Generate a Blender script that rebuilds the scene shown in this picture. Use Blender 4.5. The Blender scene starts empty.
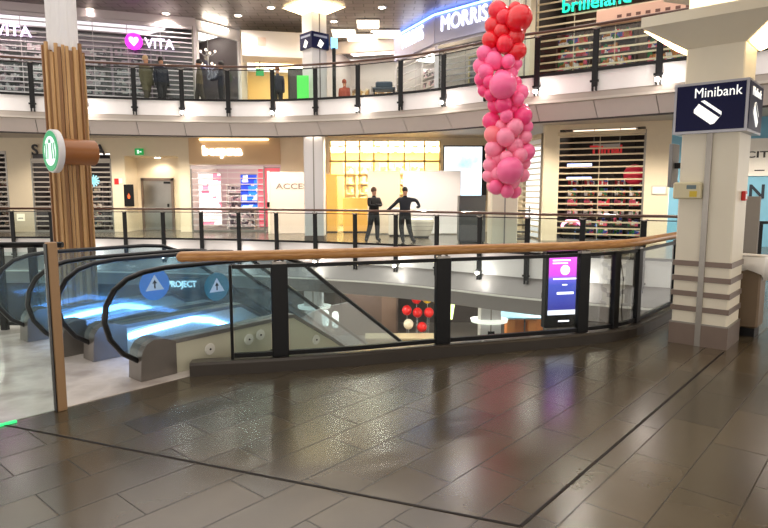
import bpy, math, random
from mathutils import Vector, Matrix, geometry
R = math.radians
random.seed(7)
S = bpy.context.scene
COL = S.collection

# ------------------------------------------------------------------ camera, world, exposure
cam = bpy.data.cameras.new('camera')
cam.sensor_width = 36.0
cam.lens = 36.0 * 600 / 768
cam.clip_end = 200
camo = bpy.data.objects.new('camera', cam)
COL.objects.link(camo)
camo.location = (0, 0, 1.6)
camo.rotation_euler = (R(90) - math.atan(71 / 600), 0, 0)
S.camera = camo
W = bpy.data.worlds.new('world')
S.world = W
W.use_nodes = True
bg = W.node_tree.nodes['Background']
bg.inputs[0].default_value = (1.0, 0.93, 0.86, 1)
bg.inputs[1].default_value = 1.0
S.view_settings.view_transform = 'Standard'
S.view_settings.look = 'None'
S.view_settings.gamma = 1
S.view_settings.use_curve_mapping = False
S.view_settings.exposure = 0.85
S.cycles.use_denoising = True
S.cycles.denoising_prefilter = 'ACCURATE'
S.cycles.denoising_input_passes = 'RGB_ALBEDO_NORMAL'
S.cycles.sample_clamp_indirect = 6


def lin(c):
    return tuple(((x / 255) / 12.92 if x <= 10 else (((x / 255) + 0.055) / 1.055) ** 2.4) for x in c)


def light(kind, name, loc, power, color=(1, .9, .78), size=.1, rot=None, spot=None, sy=None, blend=.6):
    l = bpy.data.lights.new(name, kind)
    l.energy = power
    l.color = color
    if kind == 'AREA':
        l.size = size
        if sy:
            l.shape = 'RECTANGLE'
            l.size_y = sy
    else:
        l.shadow_soft_size = size
    if kind == 'SPOT':
        l.spot_size = R(spot or 120)
        l.spot_blend = blend
    o = bpy.data.objects.new(name, l)
    COL.objects.link(o)
    o.location = loc
    if rot:
        o.rotation_euler = rot
    return o


# ------------------------------------------------------------------ materials
MATS = {}


def mat(name, c, rough=.5, metal=0, emit=0, ecol=None, var=0, vscale=6, spec=.5, coat=0, bump=0):
    if name in MATS:
        return MATS[name]
    m = bpy.data.materials.new(name)
    m.use_nodes = True
    nt = m.node_tree
    b = nt.nodes['Principled BSDF']
    col = (*lin(c), 1)
    b.inputs['Base Color'].default_value = col
    b.inputs['Roughness'].default_value = rough
    b.inputs['Metallic'].default_value = metal
    b.inputs['Specular IOR Level'].default_value = spec
    b.inputs['Coat Weight'].default_value = coat
    if emit:
        b.inputs['Emission Color'].default_value = (*lin(ecol or c), 1)
        b.inputs['Emission Strength'].default_value = emit
    if var or bump:
        tc = nt.nodes.new('ShaderNodeTexCoord')
        n = nt.nodes.new('ShaderNodeTexNoise')
        n.inputs['Scale'].default_value = vscale
        n.inputs['Detail'].default_value = 4
        nt.links.new(tc.outputs['Object'], n.inputs['Vector'])
        if var:
            mx = nt.nodes.new('ShaderNodeMix')
            mx.data_type = 'RGBA'
            mx.inputs['A'].default_value = tuple(x * (1 - var) for x in col[:3]) + (1,)
            mx.inputs['B'].default_value = tuple(min(1, x * (1 + var)) for x in col[:3]) + (1,)
            nt.links.new(n.outputs['Fac'], mx.inputs['Factor'])
            nt.links.new(mx.outputs['Result'], b.inputs['Base Color'])
        if bump:
            bp = nt.nodes.new('ShaderNodeBump')
            bp.inputs['Strength'].default_value = bump
            bp.inputs['Distance'].default_value = .01
            nt.links.new(n.outputs['Fac'], bp.inputs['Height'])
            nt.links.new(bp.outputs['Normal'], b.inputs['Normal'])
    MATS[name] = m
    return m


def glass(name, tint=(225, 240, 238), refl=1.0, base=.02, rough=.0, haze=0.0, hazecol=(200, 225, 235)):
    if name in MATS:
        return MATS[name]
    m = bpy.data.materials.new(name)
    m.use_nodes = True
    nt = m.node_tree
    nt.nodes.remove(nt.nodes['Principled BSDF'])
    out = nt.nodes['Material Output']
    tr = nt.nodes.new('ShaderNodeBsdfTransparent')
    tr.inputs[0].default_value = (*lin(tint), 1)
    gl = nt.nodes.new('ShaderNodeBsdfGlossy')
    gl.inputs['Roughness'].default_value = rough
    fr = nt.nodes.new('ShaderNodeFresnel')
    fr.inputs[0].default_value = 1.45
    mu = nt.nodes.new('ShaderNodeMath')
    mu.operation = 'MULTIPLY_ADD'
    mu.inputs[1].default_value = refl
    mu.inputs[2].default_value = base
    nt.links.new(fr.outputs[0], mu.inputs[0])
    mx = nt.nodes.new('ShaderNodeMixShader')
    nt.links.new(mu.outputs[0], mx.inputs[0])
    src = tr.outputs[0]
    if haze:
        df = nt.nodes.new('ShaderNodeBsdfDiffuse')
        df.inputs[0].default_value = (*lin(hazecol), 1)
        m2 = nt.nodes.new('ShaderNodeMixShader')
        m2.inputs[0].default_value = haze
        nt.links.new(tr.outputs[0], m2.inputs[1])
        nt.links.new(df.outputs[0], m2.inputs[2])
        src = m2.outputs[0]
    nt.links.new(src, mx.inputs[1])
    nt.links.new(gl.outputs[0], mx.inputs[2])
    nt.links.new(mx.outputs[0], out.inputs[0])
    MATS[name] = m
    return m


def ramp_mat(name, stops, scale=(1, 1, 1), tex='noise', tscale=5, rough=.5, emit=0, wood=False, coat=0):
    """procedural colour ramp over noise / voronoi cells / stretched grain (object coordinates)"""
    if name in MATS:
        return MATS[name]
    m = bpy.data.materials.new(name)
    m.use_nodes = True
    nt = m.node_tree
    b = nt.nodes['Principled BSDF']
    b.inputs['Roughness'].default_value = rough
    b.inputs['Coat Weight'].default_value = coat
    tc = nt.nodes.new('ShaderNodeTexCoord')
    mp = nt.nodes.new('ShaderNodeMapping')
    mp.inputs['Scale'].default_value = scale
    nt.links.new(tc.outputs['Object'], mp.inputs['Vector'])
    if tex == 'cells':
        n = nt.nodes.new('ShaderNodeTexVoronoi')
        n.inputs['Scale'].default_value = tscale
        n.distance = 'CHEBYCHEV'
        sp = nt.nodes.new('ShaderNodeSeparateColor')
        nt.links.new(n.outputs['Color'], sp.inputs[0])
        f = sp.outputs[0]
    else:
        n = nt.nodes.new('ShaderNodeTexNoise')
        n.inputs['Scale'].default_value = tscale
        n.inputs['Detail'].default_value = 5
        f = n.outputs['Fac']
    nt.links.new(mp.outputs[0], n.inputs['Vector'])
    cr = nt.nodes.new('ShaderNodeValToRGB')
    cr.color_ramp.interpolation = 'CONSTANT' if tex == 'cells' else 'LINEAR'
    el = cr.color_ramp.elements
    while len(el) < len(stops):
        el.new(.5)
    for e, (p, c) in zip(el, stops):
        e.position = p
        e.color = (*lin(c), 1)
    nt.links.new(f, cr.inputs[0])
    nt.links.new(cr.outputs[0], b.inputs['Base Color'])
    if emit:
        nt.links.new(cr.outputs[0], b.inputs['Emission Color'])
        b.inputs['Emission Strength'].default_value = emit
    MATS[name] = m
    return m


def floor_mat():
    m = bpy.data.materials.new('granite_tiles')
    m.use_nodes = True
    nt = m.node_tree
    L = nt.links.new
    b = nt.nodes['Principled BSDF']
    tc = nt.nodes.new('ShaderNodeTexCoord')
    mp = nt.nodes.new('ShaderNodeMapping')
    mp.inputs['Rotation'].default_value = (0, 0, -R(49))
    mp.inputs['Location'].default_value = (.2, .12, 0)
    L(tc.outputs['Object'], mp.inputs['Vector'])
    br = nt.nodes.new('ShaderNodeTexBrick')
    br.inputs['Scale'].default_value = 1
    br.inputs['Brick Width'].default_value = .78
    br.inputs['Row Height'].default_value = .32
    br.inputs['Mortar Size'].default_value = .004
    br.inputs['Mortar Smooth'].default_value = .3
    br.offset = .37
    br.inputs['Bias'].default_value = 0
    br.inputs['Color1'].default_value = (*lin((84, 73, 56)), 1)
    br.inputs['Color2'].default_value = (*lin((64, 57, 45)), 1)
    br.inputs['Mortar'].default_value = (*lin((40, 35, 29)), 1)
    L(mp.outputs[0], br.inputs['Vector'])
    n = nt.nodes.new('ShaderNodeTexNoise')
    n.inputs['Scale'].default_value = 40
    n.inputs['Detail'].default_value = 2
    L(tc.outputs['Object'], n.inputs['Vector'])
    n2 = nt.nodes.new('ShaderNodeTexNoise')
    n2.inputs['Scale'].default_value = 2.2
    L(tc.outputs['Object'], n2.inputs['Vector'])
    a = nt.nodes.new('ShaderNodeMapRange')
    a.inputs['To Min'].default_value = .97
    a.inputs['To Max'].default_value = 1.03
    L(n.outputs['Fac'], a.inputs['Value'])
    a2 = nt.nodes.new('ShaderNodeMapRange')
    a2.inputs['To Min'].default_value = .72
    a2.inputs['To Max'].default_value = 1.28
    L(n2.outputs['Fac'], a2.inputs['Value'])
    mm = nt.nodes.new('ShaderNodeMath')
    mm.operation = 'MULTIPLY'
    L(a.outputs[0], mm.inputs[0])
    L(a2.outputs[0], mm.inputs[1])
    vm = nt.nodes.new('ShaderNodeVectorMath')
    vm.operation = 'SCALE'
    L(br.outputs['Color'], vm.inputs[0])
    L(mm.outputs[0], vm.inputs['Scale'])
    L(vm.outputs[0], b.inputs['Base Color'])
    rr = nt.nodes.new('ShaderNodeMapRange')
    rr.inputs['To Min'].default_value = .17
    rr.inputs['To Max'].default_value = .25
    L(n2.outputs['Fac'], rr.inputs['Value'])
    mr = nt.nodes.new('ShaderNodeMix')
    L(br.outputs['Fac'], mr.inputs['Factor'])
    L(rr.outputs[0], mr.inputs[2])
    mr.inputs[3].default_value = .5
    L(mr.outputs[0], b.inputs['Roughness'])
    ms = nt.nodes.new('ShaderNodeMapRange')
    ms.inputs['To Min'].default_value = .85
    ms.inputs['To Max'].default_value = .4
    L(br.outputs['Fac'], ms.inputs['Value'])
    L(ms.outputs[0], b.inputs['Specular IOR Level'])
    bp = nt.nodes.new('ShaderNodeBump')
    bp.inputs['Strength'].default_value = .12
    bp.inputs['Distance'].default_value = .002
    bp.invert = True
    L(br.outputs['Fac'], bp.inputs['Height'])
    L(bp.outputs['Normal'], b.inputs['Normal'])
    return m


def ceil_mat(name, c1, c2, w, rough=.35):
    m = bpy.data.materials.new(name)
    m.use_nodes = True
    nt = m.node_tree
    L = nt.links.new
    b = nt.nodes['Principled BSDF']
    tc = nt.nodes.new('ShaderNodeTexCoord')
    br = nt.nodes.new('ShaderNodeTexBrick')
    br.inputs['Scale'].default_value = 1
    br.inputs['Brick Width'].default_value = w * 2
    br.inputs['Row Height'].default_value = w
    br.inputs['Mortar Size'].default_value = .02
    br.inputs['Color1'].default_value = (*lin(c1), 1)
    br.inputs['Color2'].default_value = (*lin(c2), 1)
    br.inputs['Mortar'].default_value = (*lin(tuple(x * .55 for x in c1)), 1)
    L(tc.outputs['Object'], br.inputs['Vector'])
    L(br.outputs['Color'], b.inputs['Base Color'])
    b.inputs['Roughness'].default_value = rough
    b.inputs['Metallic'].default_value = .3
    return m


white = mat('fascia_white', (236, 232, 230), .35, var=.03)
grey_panel = mat('fascia_grey_panel', (222, 213, 208), .4, var=.03)
cream = mat('cream_wall', (226, 212, 186), .55, var=.03)
cream2 = mat('cream_pillar', (232, 224, 204), .4, var=.03)
offwhite = mat('offwhite', (225, 222, 222), .45)
black = mat('black_metal', (9, 9, 11), .42, spec=.3)
black2 = mat('black_rubber', (8, 8, 10), .35, spec=.4)
steel = mat('brushed_steel', (150, 145, 138), .3, .9, var=.1, vscale=20)
dsteel = mat('dark_steel_plinth', (124, 108, 98), .35, .5, var=.08)
railwood = ramp_mat('handrail_wood', [(.3, (176, 118, 62)), (.7, (212, 158, 96))], (3, 3, 30), 'noise', 3, .35, coat=.3)
darkwood = mat('dark_red_wood', (82, 52, 40), .35, coat=.3)
slatwood = ramp_mat('slat_wood', [(.25, (164, 122, 76)), (.75, (214, 172, 118))], (14, 14, .6), 'noise', 2.2, .55)
slatwood_d = mat('slat_wood_dark', (142, 102, 64), .6)
gl_clear = glass('clear_glass', (244, 250, 249), .35, .005)
gl_esc = glass('escalator_glass', (236, 246, 249), .55, .02, haze=.035, hazecol=(190, 220, 240))
gl_shop = glass('shop_glass', (238, 242, 242), .6, .01)
lampglow = mat('lamp_glow', (255, 240, 220), emit=14)
warmglow = mat('warm_panel_glow', (255, 225, 170), emit=4.5)
whiteglow = mat('white_panel_glow', (255, 244, 236), emit=2.6)
ledblue = mat('blue_white_led', (190, 215, 255), emit=9, ecol=(110, 170, 255))


# ------------------------------------------------------------------ mesh builder
class MB:
    def __init__(s):
        s.v = []
        s.f = []

    def add(s, vs, fs, M=None):
        k = len(s.v)
        s.v += [(M @ Vector(v)) if M else Vector(v) for v in vs]
        s.f += [tuple(i + k for i in f) for f in fs]
        return s

    def box(s, x0, x1, y0, y1, z0, z1, M=None):
        vs = [(x, y, z) for x in (x0, x1) for y in (y0, y1) for z in (z0, z1)]
        return s.add(vs, [(0, 1, 3, 2), (4, 6, 7, 5), (0, 4, 5, 1), (2, 3, 7, 6), (0, 2, 6, 4), (1, 5, 7, 3)], M)

    def bbox(s, x0, x1, y0, y1, z0, z1, b=.01, M=None):
        """box with bevelled vertical and horizontal edges (octagonal corners)"""
        vs, fs = [], []
        ring = [(x0 + b, y0), (x1 - b, y0), (x1, y0 + b), (x1, y1 - b), (x1 - b, y1), (x0 + b, y1), (x0, y1 - b), (x0, y0 + b)]
        cx, cy = (x0 + x1) / 2, (y0 + y1) / 2

        def ins(p):
            return (p[0] + (b if p[0] < cx else -b), p[1] + (b if p[1] < cy else -b))
        for z, inset in ((z0, 1), (z0 + b, 0), (z1 - b, 0), (z1, 1)):
            vs += [(*(ins(p) if inset else p), z) for p in ring]
        for k in range(3):
            for i in range(8):
                j = (i + 1) % 8
                fs.append((k * 8 + i, k * 8 + j, k * 8 + 8 + j, k * 8 + 8 + i))
        fs.append(tuple(range(7, -1, -1)))
        fs.append(tuple(range(24, 32)))
        return s.add(vs, fs, M)

    def prism(s, poly, z0, z1, M=None):
        n = len(poly)
        vs = [(p[0], p[1], z0) for p in poly] + [(p[0], p[1], z1) for p in poly]
        fs = [tuple(range(n - 1, -1, -1)), tuple(range(n, 2 * n))]
        fs += [(i, (i + 1) % n, n + (i + 1) % n, n + i) for i in range(n)]
        return s.add(vs, fs, M)

    def lathe(s, prof, n=16, M=None):
        """prof: list of (r, z)"""
        vs, fs = [], []
        for r, z in prof:
            vs += [(r * math.cos(2 * math.pi * i / n), r * math.sin(2 * math.pi * i / n), z) for i in range(n)]
        for k in range(len(prof) - 1):
            for i in range(n):
                j = (i + 1) % n
                fs.append((k * n + i, k * n + j, k * n + n + j, k * n + n + i))
        fs.append(tuple(range(n - 1, -1, -1)))
        fs.append(tuple(range((len(prof) - 1) * n, len(prof) * n)))
        return s.add(vs, fs, M)

    def ball(s, c, r, n=12, sz=1):
        prof = [(max(.0015, r * math.sin(math.pi * k / (n // 2 + 2))), c[2] - sz * r * math.cos(math.pi * k / (n // 2 + 2))) for k in range(n // 2 + 3)]
        return s.lathe(prof, n, Matrix.Translation((c[0], c[1], 0)))

    def sweep(s, path, prof, closed=False, cap=True):
        """profile (offset to the left of travel, z) swept along a horizontal path of 2D or 3D points"""
        P = [Vector((p[0], p[1], p[2] if len(p) > 2 else 0)) for p in path]
        n, m = len(P), len(prof)
        vs, fs = [], []
        for i, p in enumerate(P):
            a = P[i - 1] if (i or closed) else p
            b = P[(i + 1) % n] if (i < n - 1 or closed) else p
            d1, d2 = (p - a), (b - p)
            d1.z = d2.z = 0
            d1 = d1.normalized() if d1.length > 1e-6 else d2.normalized()
            d2 = d2.normalized() if d2.length > 1e-6 else d1
            t = (d1 + d2).normalized()
            nrm = Vector((-t.y, t.x, 0)) / max(.4, t.dot(d2))
            for o, z in prof:
                vs.append(p + nrm * o + Vector((0, 0, z)))
        seg = n if closed else n - 1
        for i in range(seg):
            j = (i + 1) % n
            for k in range(m):
                l = (k + 1) % m
                fs.append((i * m + k, j * m + k, j * m + l, i * m + l))
        if cap and not closed:
            fs.append(tuple(range(m)))
            fs.append(tuple((n - 1) * m + k for k in range(m - 1, -1, -1)))
        return s.add(vs, fs)

    def tube(s, path, r, n=8, M=None, flat=1.0):
        P = [Vector(p) for p in path]
        vs, fs = [], []
        up = None
        for i, p in enumerate(P):
            t = (P[min(i + 1, len(P) - 1)] - P[max(i - 1, 0)]).normalized()
            if up is None:
                up = Vector((0, 0, 1)) if abs(t.z) < .9 else Vector((1, 0, 0))
            a = t.cross(up).normalized()
            up = a.cross(t).normalized()
            rr = r[i] if isinstance(r, (list, tuple)) else r
            vs += [p + (a * math.cos(2 * math.pi * k / n) + up * math.sin(2 * math.pi * k / n) * flat) * rr for k in range(n)]
        for i in range(len(P) - 1):
            for k in range(n):
                l = (k + 1) % n
                fs.append((i * n + k, i * n + l, i * n + n + l, i * n + n + k))
        fs.append(tuple(range(n - 1, -1, -1)))
        fs.append(tuple((len(P) - 1) * n + k for k in range(n)))
        return s.add(vs, fs, M)

    def build(s, name, m, parent=None, world=False, smooth=False):
        if parent is not None and world:
            inv = wmat(parent).inverted()
            vv = [inv @ v for v in s.v]
        else:
            vv = s.v
        me = bpy.data.meshes.new(name)
        me.from_pydata([tuple(v) for v in vv], [], s.f)
        me.validate()
        me.update()
        me.materials.append(m)
        if smooth:
            me.polygons.foreach_set('use_smooth', [True] * len(me.polygons))
            try:
                me.set_sharp_from_angle(angle=R(40))
            except Exception:
                pass
        o = bpy.data.objects.new(name, me)
        COL.objects.link(o)
        if parent is not None:
            o.parent = parent
        return o


def wmat(o):
    M = Matrix.Translation(o.location) @ o.rotation_euler.to_matrix().to_4x4()
    return wmat(o.parent) @ M if o.parent else M


def thing(name, label, cat, loc=(0, 0, 0), rotz=0, group=None):
    o = bpy.data.objects.new(name, None)
    o.empty_display_size = .1
    COL.objects.link(o)
    o.location = loc
    o.rotation_euler = (0, 0, rotz)
    return tag(o, label, cat, group)


def tag(o, label, cat, group=None):
    o['label'] = label
    o['category'] = cat
    if group:
        o['group'] = group
    return o


ORD = ['first', 'second', 'third', 'fourth', 'fifth', 'sixth', 'seventh', 'eighth', 'ninth', 'tenth', 'eleventh', 'twelfth', 'thirteenth', 'fourteenth']


def struct(name, mb, m):
    o = mb.build(name, m)
    o['kind'] = 'structure'
    return o


def copy_tree(o, parent=None):
    c = o.copy()
    COL.objects.link(c)
    c.parent = parent
    for ch in list(o.children):
        copy_tree(ch, c)
    return c


def text(name, body, size, m, parent, M, bold=.0, extrude=.012, align='CENTER', width=None):
    """raised lettering; M places the text's xy plane"""
    cu = bpy.data.curves.new(name, 'FONT')
    cu.body = body
    cu.size = size
    cu.extrude = extrude
    cu.offset = bold
    cu.align_x = align
    cu.align_y = 'CENTER'
    cu.resolution_u = 3
    t = bpy.data.objects.new('tmp', cu)
    COL.objects.link(t)
    me = bpy.data.meshes.new_from_object(t)
    bpy.data.objects.remove(t)
    bpy.data.curves.remove(cu)
    sx = 1
    if width:
        xs = [v.co.x for v in me.vertices]
        sx = width / (max(xs) - min(xs))
    me.transform(M @ Matrix.Diagonal((sx, 1, 1, 1)))
    me.name = name
    me.materials.clear()
    me.materials.append(m)
    o = bpy.data.objects.new(name, me)
    COL.objects.link(o)
    o.parent = parent
    return o


def face(x, y, z, rz=0):
    """matrix whose local xy plane stands upright facing local -y"""
    return Matrix.Translation((x, y, z)) @ Matrix.Rotation(rz, 4, 'Z') @ Matrix.Rotation(R(90), 4, 'X')


def spline(pts, per=8, closed=False):
    P = [Vector((p[0], p[1])) for p in pts]
    n = len(P)
    out = []
    seg = n if closed else n - 1
    for i in range(seg):
        p1, p2 = P[i], P[(i + 1) % n]
        p0 = P[i - 1] if (i or closed) else p1 * 2 - p2
        p3 = P[(i + 2) % n] if (i + 2 < n or closed) else p2 * 2 - p1
        for k in range(per):
            t = k / per
            out.append(.5 * ((2 * p1) + (p2 - p0) * t + (2 * p0 - 5 * p1 + 4 * p2 - p3) * t * t + (3 * p1 - p0 - 3 * p2 + p3) * t ** 3))
    if not closed:
        out.append(P[-1])
    return out


def offset(path, d):
    out = []
    for i, p in enumerate(path):
        a, b = path[max(i - 1, 0)], path[min(i + 1, len(path) - 1)]
        t = (Vector(b) - Vector(a)).normalized()
        out.append(Vector((p[0] - t.y * d, p[1] + t.x * d)))
    return out


def along(path, step, start=0):
    """points every step metres: (point, tangent)"""
    out, acc, want = [], 0, start
    for a, b in zip(path[:-1], path[1:]):
        L = (b - a).length
        while want <= acc + L:
            t = (want - acc) / L
            out.append((a.lerp(b, t), (b - a).normalized()))
            want += step
        acc += L
    return out


def cut(path, s0, s1):
    out, acc = [], 0
    for a, b in zip(path[:-1], path[1:]):
        L = (b - a).length
        for t in (s0, s1):
            if acc <= t <= acc + L and L > 0:
                out.append((t, a.lerp(b, (t - acc) / L)))
        if s0 < acc + L < s1:
            out.append((acc + L, b.copy()))
        acc += L
    out.sort(key=lambda q: q[0])
    res = []
    for _, p in out:
        if not res or (res[-1] - p).length > 1e-3:
            res.append(p)
    return res


def slab_with_hole(name, outer, hole, z0, z1, m):
    o3 = [Vector((*p[:2], 0)) for p in outer]
    h3 = [Vector((p[0], p[1], 0)) for p in hole]
    tris = geometry.tessellate_polygon([o3, h3])
    pts = o3 + h3
    mb = MB()
    mb.add([(p.x, p.y, z1) for p in pts], [tuple(t) for t in tris])
    mb.add([(p.x, p.y, z0) for p in pts], [tuple(reversed(t)) for t in tris])
    n = len(pts)
    for lo, hi in ((0, len(o3)), (len(o3), n)):
        k = hi - lo
        mb.add([(pts[i].x, pts[i].y, z) for i in range(lo, hi) for z in (z0, z1)],
               [(2 * i, 2 * ((i + 1) % k), 2 * ((i + 1) % k) + 1, 2 * i + 1) for i in range(k)])
    return struct(name, mb, m)


# escalator / tile grid frame: origin O, u along D, v along NL
O = Vector((-2.1, 4.87))
A = R(41)
D = Vector((math.sin(A), math.cos(A)))
NL = Vector((-math.cos(A), math.sin(A)))
GRID = math.atan2(D.y, D.x)      # local x axis = D, local y axis = NL


def G(u, v):
    return O + D * u + NL * v


# ------------------------------------------------------------------ floors, ceilings, rims
near = [(-1.7, 5.1), (-.96, 5.25), (-.22, 5.45), (.57, 5.72), (1.33, 5.95), (2.15, 6.22), (2.84, 6.6), (3.75, 7.6), (5.4, 9.5), (7.0, 11.4), (7.75, 12.4)]
near_s = spline(near, 6)
far_main = [(-14.6, 21.7), (-11.5, 21.6), (-8.9, 21.2), (-6.6, 20.9), (-4.3, 20.3), (-1.42, 19.3), (.5, 18.4), (2.1, 17.3), (3.6, 16.1), (5.4, 15.0), (6.9, 14.2), (8.0, 13.3)]
far_s = spline(far_main, 6)
far_up = [(-14.5, 15.8), (-12.6, 17.4), (-10.3, 18.5), (-7.9, 19.15), (-5.85, 19.5), (-4.1, 19.6), (-2.67, 19.4), (-1.05, 18.9), (.47, 18.2), (1.7, 17.4), (3.2, 16.0), (4.3, 15.3), (5.3, 14.6), (6.5, 13.7), (7.7, 12.8), (8.7, 11.6)]
up_s = spline(far_up, 6)

hole_main = [p for p in offset(near_s, .28) if p.x > -.72] + list(reversed(far_s)) + \
    [Vector(p) for p in ((-17, 20), (-18, 14), (-15, 9), (-9, 6.9), (-3.75, 7.1))] + [G(1.5, 2.9), G(1.5, -.1)]
hole_up = list(up_s) + [Vector(p) for p in ((9.0, 10.3), (8.4, 9.0), (6.6, 8.2), (4.8, 7.9), (3.3, 7.4), (2.2, 5.2), (1.5, 3.0), (-2, 2.5), (-9, 4), (-16, 9), (-16, 14))]
OUT = [(-24, -5), (22, -5), (22, 30), (-24, 30)]
fm = floor_mat()
slab_with_hole('floor', OUT, hole_main, -.3, 0, fm)
lowfloor = mat('lower_floor_stone', (150, 142, 134), .25, var=.08, vscale=1.5)
struct('floor_lower', MB().box(-24, 22, 2, 30, -4.6, -4.4), lowfloor)
slab_with_hole('floor_upper', OUT, hole_up, 3.9, 4.5, mat('upper_floor_stone', (170, 160, 150), .4))
gridceil = ceil_mat('perforated_metal_ceiling', (142, 134, 131), (126, 119, 118), .35, .38)
slab_with_hole('ceiling_upper', OUT, [Vector((p[0] * .98, p[1] * .99)) for p in hole_up], 8.0, 8.2, gridceil)
plain = mat('lower_ceiling_paint', (186, 178, 168), .6)
slab_with_hole('ceiling_main', OUT, [p for p in hole_up], 3.84, 3.898, plain)

# pale stone landing in front of the escalators
land = ramp_mat('pale_marble', [(.35, (186, 176, 170)), (.55, (226, 218, 212)), (.7, (205, 196, 190))], (1, 1, 1), 'noise', 2.2, .16)
lp = [G(-4.5, -.13), G(.6, -.13), G(.6, .0), G(1.45, .0), G(1.45, 2.85), G(.7, 2.85), G(.55, 3.2), G(-2.5, 7.5), G(-7, 7.5), G(-7, -.13)]
struct('floor_landing', MB().prism([(p.x, p.y) for p in lp], .0, .006), land)

# dark inlay lines in the tiles
inlay = mat('floor_inlay', (28, 22, 20), .55, spec=.2)
mb = MB()
for a, b in (((-2.75, 4.05), (.66, 2.73)), ((.66, 2.73), (3.44, 5.93))):
    mb.sweep([a, b], [(-.009, .0), (.009, .0), (.009, .0025), (-.009, .0025)])
struct('trim_1', mb, inlay)

# fascia rings: path runs left to right as seen from the camera, the void is on its right (-offset)
def fascia(name, path, prof, m):
    return struct(name, MB().sweep([(p.x, p.y) for p in path], prof), m)


fascia('trim_2', up_s, [(-.02, 4.5), (-.02, 4.03), (.3, 4.03), (.3, 4.5)], white)
mb = MB()
for seg0 in range(40):
    s0 = .55 + seg0 * 1.42
    c = cut(up_s, s0, s0 + 1.40)
    if len(c) > 1:
        mb.sweep([(p.x, p.y) for p in c], [(.02, 4.02), (.62, 3.45), (.68, 3.47), (.1, 4.025)])
struct('trim_3', mb, grey_panel)
fascia('trim_4', up_s, [(.6, 3.47), (.6, 3.43), (.68, 3.43), (.68, 3.84), (.66, 3.84), (.64, 3.47)], mat('shadow_gap_trim', (60, 54, 52), .6))
fascia('trim_5', far_s, [(-.02, .0), (-.02, -.66), (.3, -.66), (.3, .0)], white)
fascia('trim_6', far_s, [(.1, -.66), (-.32, -1.12), (-.32, -1.18), (.3, -1.18), (.3, -.66)], mat('lower_grey_panel', (158, 152, 150), .4, var=.05))
fascia('trim_7', far_s, [(-.34, -1.14), (-.34, -1.19), (-.2, -1.19), (-.2, -1.14)], mat('pale_ledge', (240, 236, 228), .3))
fascia('trim_8', far_s, [(-.28, -1.19), (-.1, -1.62), (.4, -1.62), (.4, -1.19)], mat('lower_grey_panel', (158, 152, 150)))
lowceil = [(p.x, p.y) for p in far_s] + [(22, 13.3), (22, 30), (-24, 30), (-24, 21.7)]
struct('ceiling_lower', MB().prism([(p[0], p[1] + .3) for p in lowceil], -1.7, -1.62), plain)
# edge of the near slab, seen through the railing glass from the side only
fascia('trim_9', [p for p in offset(near_s, .285) if p.x > -.7], [(-.02, -.31), (-.02, -1.5), (.0, -1.5), (.0, -.31)], grey_panel)

# ------------------------------------------------------------------ balcony railings across the void
def rail(label, path, z, low, start, name='balcony_railing'):
    c = path[len(path) // 2]
    t = thing(name, label, 'railing', (c.x, c.y, z))
    off = offset(path, -.09)
    # top handrail
    MB().tube([(p.x, p.y, z + 1.05) for p in off], .035, 8).build('handrail', darkwood, t, True, True)
    mb = MB()
    mb.sweep([(p.x, p.y) for p in off], [(-.012, z + .93), (.012, z + .93), (.012, z + .955), (-.012, z + .955)])
    mb.sweep([(p.x, p.y) for p in off], [(-.02, z - .02), (.02, z - .02), (.02, z + .045), (-.02, z + .045)])
    mb.build('rail_bar', black, t, True)
    posts = along(off, 1.42, start)
    for p, d in posts:
        M = Matrix.Translation((p.x, p.y, z)) @ Matrix.Rotation(math.atan2(d.y, d.x), 4, 'Z')
        mb = MB().bbox(-.068, .068, -.03, .03, low, .93, .008, M)
        mb.box(-.1, .1, -.045, .0, low + .1, low + .15, M)
        mb.box(-.055, -.03, -.045, .045, low - .1, low, M)
        mb.box(.03, .055, -.045, .045, low - .1, low, M)
        po = mb.build('post', black, t, True)
        MB().tube([M @ Vector((-.09, -.02, .97)), M @ Vector((0, -.02, .94)), M @ Vector((.09, -.02, .97))], .018, 6).build('bracket', steel, po, False)
        po.children[0].matrix_parent_inverse = wmat(t).inverted()
    for (p, d), (q, e) in zip(posts[:-1], posts[1:]):
        a, b = p + d * .07, q - e * .07
        MB().sweep([(a.x, a.y), (b.x, b.y)], [(-.006, z + .05), (.006, z + .05), (.006, z + .92), (-.006, z + .92)]).build('glass_panel', gl_clear, t, True)
    return posts


rail_up = rail('curved black railing of the upper gallery, in front of the lit upstairs shopfronts', up_s, 4.5, -.38, .52)
rail_mid = rail('curved railing across the void, in front of the two men in dark clothes', far_s, 0, -.72, 1.25)

# fascia lamps on the brackets
lampmb = MB()
lampmb.ball((0, 0, 0), .055, 10)
proto = None
nth = 0
for grp, posts, z, lab in (('lamps along the upper fascia', rail_up, 4.12, 'small bright fascia lamp under the upper railing, %s from the left'),
                           ('lamps along the middle fascia', rail_mid, -.62, 'small bright lamp on the middle fascia across the void, %s from the left')):
    nth = 0
    for i, (p, d) in enumerate(posts):
        if i % 2 == 0 and p.x > -12:
            lab_ = lab % ORD[nth]
            nth += 1
            nr = Vector((d.y, -d.x))
            q = p + nr * .1
            if proto is None:
                e = thing('fascia_lamp', lab_, 'lamp', (q.x, q.y, z), 0, grp)
                lampmb.build('bulb', lampglow, e, False, True)
                MB().box(-.03, .03, -.03, .03, .04, .1).build('mount', black, e)
                proto = e
            else:
                e = copy_tree(proto)
                e.location = (q.x, q.y, z)
                tag(e, lab_, 'lamp', grp)
            q2 = q + nr * .12 + d * .1
            light('POINT', 'fascia_lamp_light', (q2.x, q2.y, z), 7, (1, .9, .84), .05)

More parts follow.
